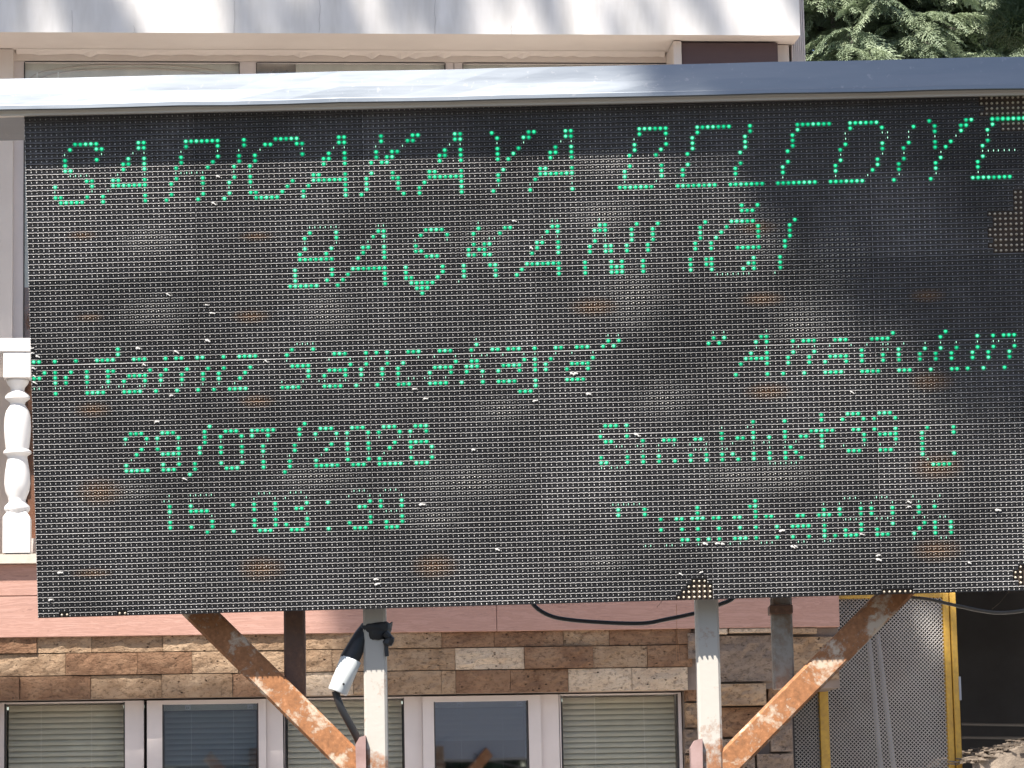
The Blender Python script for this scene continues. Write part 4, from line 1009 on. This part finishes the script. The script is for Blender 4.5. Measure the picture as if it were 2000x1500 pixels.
for px in range(690, 1700, 38):                     # fascia and the stones below, right of x = 650
    for py in range(1100, 1480 if px > 960 else 1230, 42):
        cl_.append((fac(px + g.uniform(-12, 12), py + g.uniform(-12, 12), .33, 7.5 + g.uniform(-.4, .4)), .09, 260))
for px in range(1540, 1880, 36):
    for py in range(1150, 1640, 40):
        if px < 1735 + (py - 1165) * .5 or py > 1330: cl_.append((fac(px + g.uniform(-12, 12), py, .0, 7.5), .085, 260))
for k in range(70):                                 # slanting streaks of shade on the parapet
    px, py = g.uniform(-150, 1560), g.uniform(-190, 60)
    keep = .55 + (.5 if 90 < px < 230 or 470 < px < 640 or 700 < px < 800 else 0) + (.3 if 800 < px < 1060 else 0) - (.4 if px < 60 or 1400 < px else 0) - (.35 if 640 < px < 700 or 250 < px < 420 else 0)
    if g.random() < keep:
        L_ = g.uniform(90, 240); sl_p = g.uniform(.25, .6); t13 = 12 + g.uniform(-1, 1)
        for q in range(int(L_ / 26)): cl_.append((fac(px + q * 26 * sl_p + g.uniform(-8, 8), py + q * 26, DP, t13), .048 + 0.015 * g.random(), 48))
for px in range(-60, 980, 36):                       # tufts added to keep the window band in shade
    for py in range(1525, 1700, 42): cl_.append((fac(px + g.uniform(-12, 12), py, .21, 7.5), .085, 240))
for k in range(60): cl_.append((fac(g.uniform(-350, 110), g.uniform(130, 640), .2, 12.5 + g.uniform(-1, 1)), .13, 120))
def clear(p):           # a filler clump may not throw its shadow into the picture
    for (q, D) in ((5.9, 0), (11.1, 0)):
        t = (q - p.y) / -SUN.y; h = p - SUN * t
        if t > 0: 
            r = h - EYE; dd = r.dot(FW); px, py = 1000 + F * r.dot(RT) / dd, 750 - F * r.dot(UP) / dd
            if -330 < px < 2330 and -330 < py < 1830: return False
    r = p - EYE; dd = r.dot(FW)
    if dd > 0:
        px, py = 1000 + F * r.dot(RT) / dd, 750 - F * r.dot(UP) / dd
        if -400 < px < 2400 and -500 < py < 2000: return False
    return True
for k in range(900):
    a = g.uniform(0, 6.283); z = g.uniform(4.5, 17); rr_ = 3.4 * (1 - (z - 4) / 16) * g.uniform(.3, 1)
    p = TB + Vector((math.cos(a) * rr_, math.sin(a) * rr_, z))
    if clear(p): cl_.append((p, .2, 110))
pts = []
for (p, r, n) in cl_: pts += needles(None, p - TB, r, n, g, .055 if r < .1 else .1, .0042 if r < .1 else .007)
# the dark sprig seen in the corner
sp0 = at(2030, -30, 7.6)
sprig = [at(x, y, 7.6 + dy) for x, y, dy in ((1990, 20, 0), (1968, 38, .05), (1985, 52, -.05), (2005, 35, .03), (1958, 55, .02), (1995, 62, .05), (2015, 50, 0))]
for c in sprig:
    for q in range(1500):
        d = g.normal(0, 1, 3); d /= np.linalg.norm(d); s = np.cross(d, g.normal(0, 1, 3)); s /= np.linalg.norm(s); p = np.array(c - TB) + g.normal(0, .014, 3)
        pts += [p - s * .0011, p + s * .0011, p + d * g.uniform(.025, .062)]
for q in range(16): pts += needles(None, sprig[q % 7] - TB + SUN * g.uniform(.75, 1.1) + Vector(g.normal(0, .05, 3)), .07, 260, g, .06, .004)  # unseen tufts added sunward of the sprig to darken it
V = np.array([tuple(p) for p in pts]); np_mesh('crown', V, np.arange(len(V)).reshape(-1, 3), M['pine'], pine)
tw = MB(); tw.tube([(0, 0, 0), (.05, .05, 6), (0, .1, 12), (.05, 0, 17.5)], [.3, .22, .13, .03], 12)
def limb(tgt, z0, r=.05):
    a = Vector((0, 0, z0)); m_ = a.lerp(tgt, .5) + Vector((0, 0, .35)); tw.tube([a, a.lerp(m_, .5) + Vector((0, 0, .1)), m_, m_.lerp(tgt, .5) + Vector((0, 0, .05)), tgt], [r, r * .8, r * .6, r * .4, r * .2], 6)
def drop(tgt, zt_, r=.05):          # goes out high above, then hangs down to its tufts
    e = Vector((tgt.x, tgt.y, zt_)); tw.tube([Vector((0, 0, zt_ - 1.2)), Vector((0, 0, zt_ - 1.2)).lerp(e, .5) + Vector((0, 0, .4)), e + Vector((-.15, 0, .1)), e + Vector((0, 0, -.35)), tgt.lerp(e, .4), tgt], [r, r * .8, r * .5, r * .4, r * .25, r * .15], 6)
drop(pan(1560, 90, T1) - TB, 11.4); drop(pan(1800, 150, T1 + .1) - TB, 11.8, .06); drop(pan(2100, 300, T1) - TB, 12.2)
limb(fac(800, 1150, .33, 7.5) - TB, 8.5, .07); limb(fac(1300, 1150, .33, 7.6) - TB, 9, .07); limb(fac(1700, 1250, .33, 7.6) - TB, 9.2)
for px in (100, 400, 700, 1000, 1300): limb(fac(px, -60, DP, 13) - TB, 13.5 + px / 700, .035)
q0 = pan(2100, 300, T1) - TB
tw.tube([Vector((0, 0, 9)), Vector((2.5, 2.6, 9.6)), Vector((6.2, 3.0, 8.6)), Vector(at(2450, -700, 7.6)) - TB, Vector(at(2060, -90, 7.6)) - TB, Vector(at(2010, 0, 7.6)) - TB, Vector(at(1990, 40, 7.6)) - TB], [.08, .06, .035, .015, .008, .005, .003], 7)
tw.build('trunk', M['trunk'], pine, smooth=True)

# trees on the viewer's side of the square, mirrored in the window glass
def street_tree(x, y, H, r, seed, label):
    t = empty('street_tree', (x, y, 0)); tag(t, label, 'tree', 'trees on the near side of the square')
    g = np.random.default_rng(seed); n = 15000
    c = g.normal(0, 1, (60, 3)); c /= np.linalg.norm(c, axis=1)[:, None]; c *= (r * g.uniform(.3, 1, 60) ** .5)[:, None]; c[:, 2] = c[:, 2] * .9 + H - r
    p = c[g.integers(0, 60, n)] + g.normal(0, r * .16, (n, 3)); d = g.normal(0, 1, (n, 3)); d /= np.linalg.norm(d, axis=1)[:, None]; s = np.cross(d, g.normal(0, 1, (n, 3))); s /= np.linalg.norm(s, axis=1)[:, None]
    V = np.stack([p - s * .1, p + s * .1, p + d * .26], 1).reshape(-1, 3); np_mesh('crown', V, np.arange(len(V)).reshape(-1, 3), M['pine'], t)
    b = MB(); b.tube([(0, 0, 0), (.1, 0, H * .5), (0, 0, H * .85)], [.2, .13, .05], 8); b.build('trunk', M['trunk'], t, smooth=True)

for i, (x, y, H, r) in enumerate(((-9.5, -16, 8.5, 3.6), (-3.0, -19, 9.5, 4.0), (4.2, -17, 8.0, 3.4), (10.5, -20, 9.5, 4.2))):
    street_tree(x, y, H, r, 40 + i, ('leftmost round-crowned tree across the square, mirrored in the glass', 'second round-crowned tree from the left across the square', 'third round-crowned tree from the left across the square', 'rightmost round-crowned tree across the square')[i])
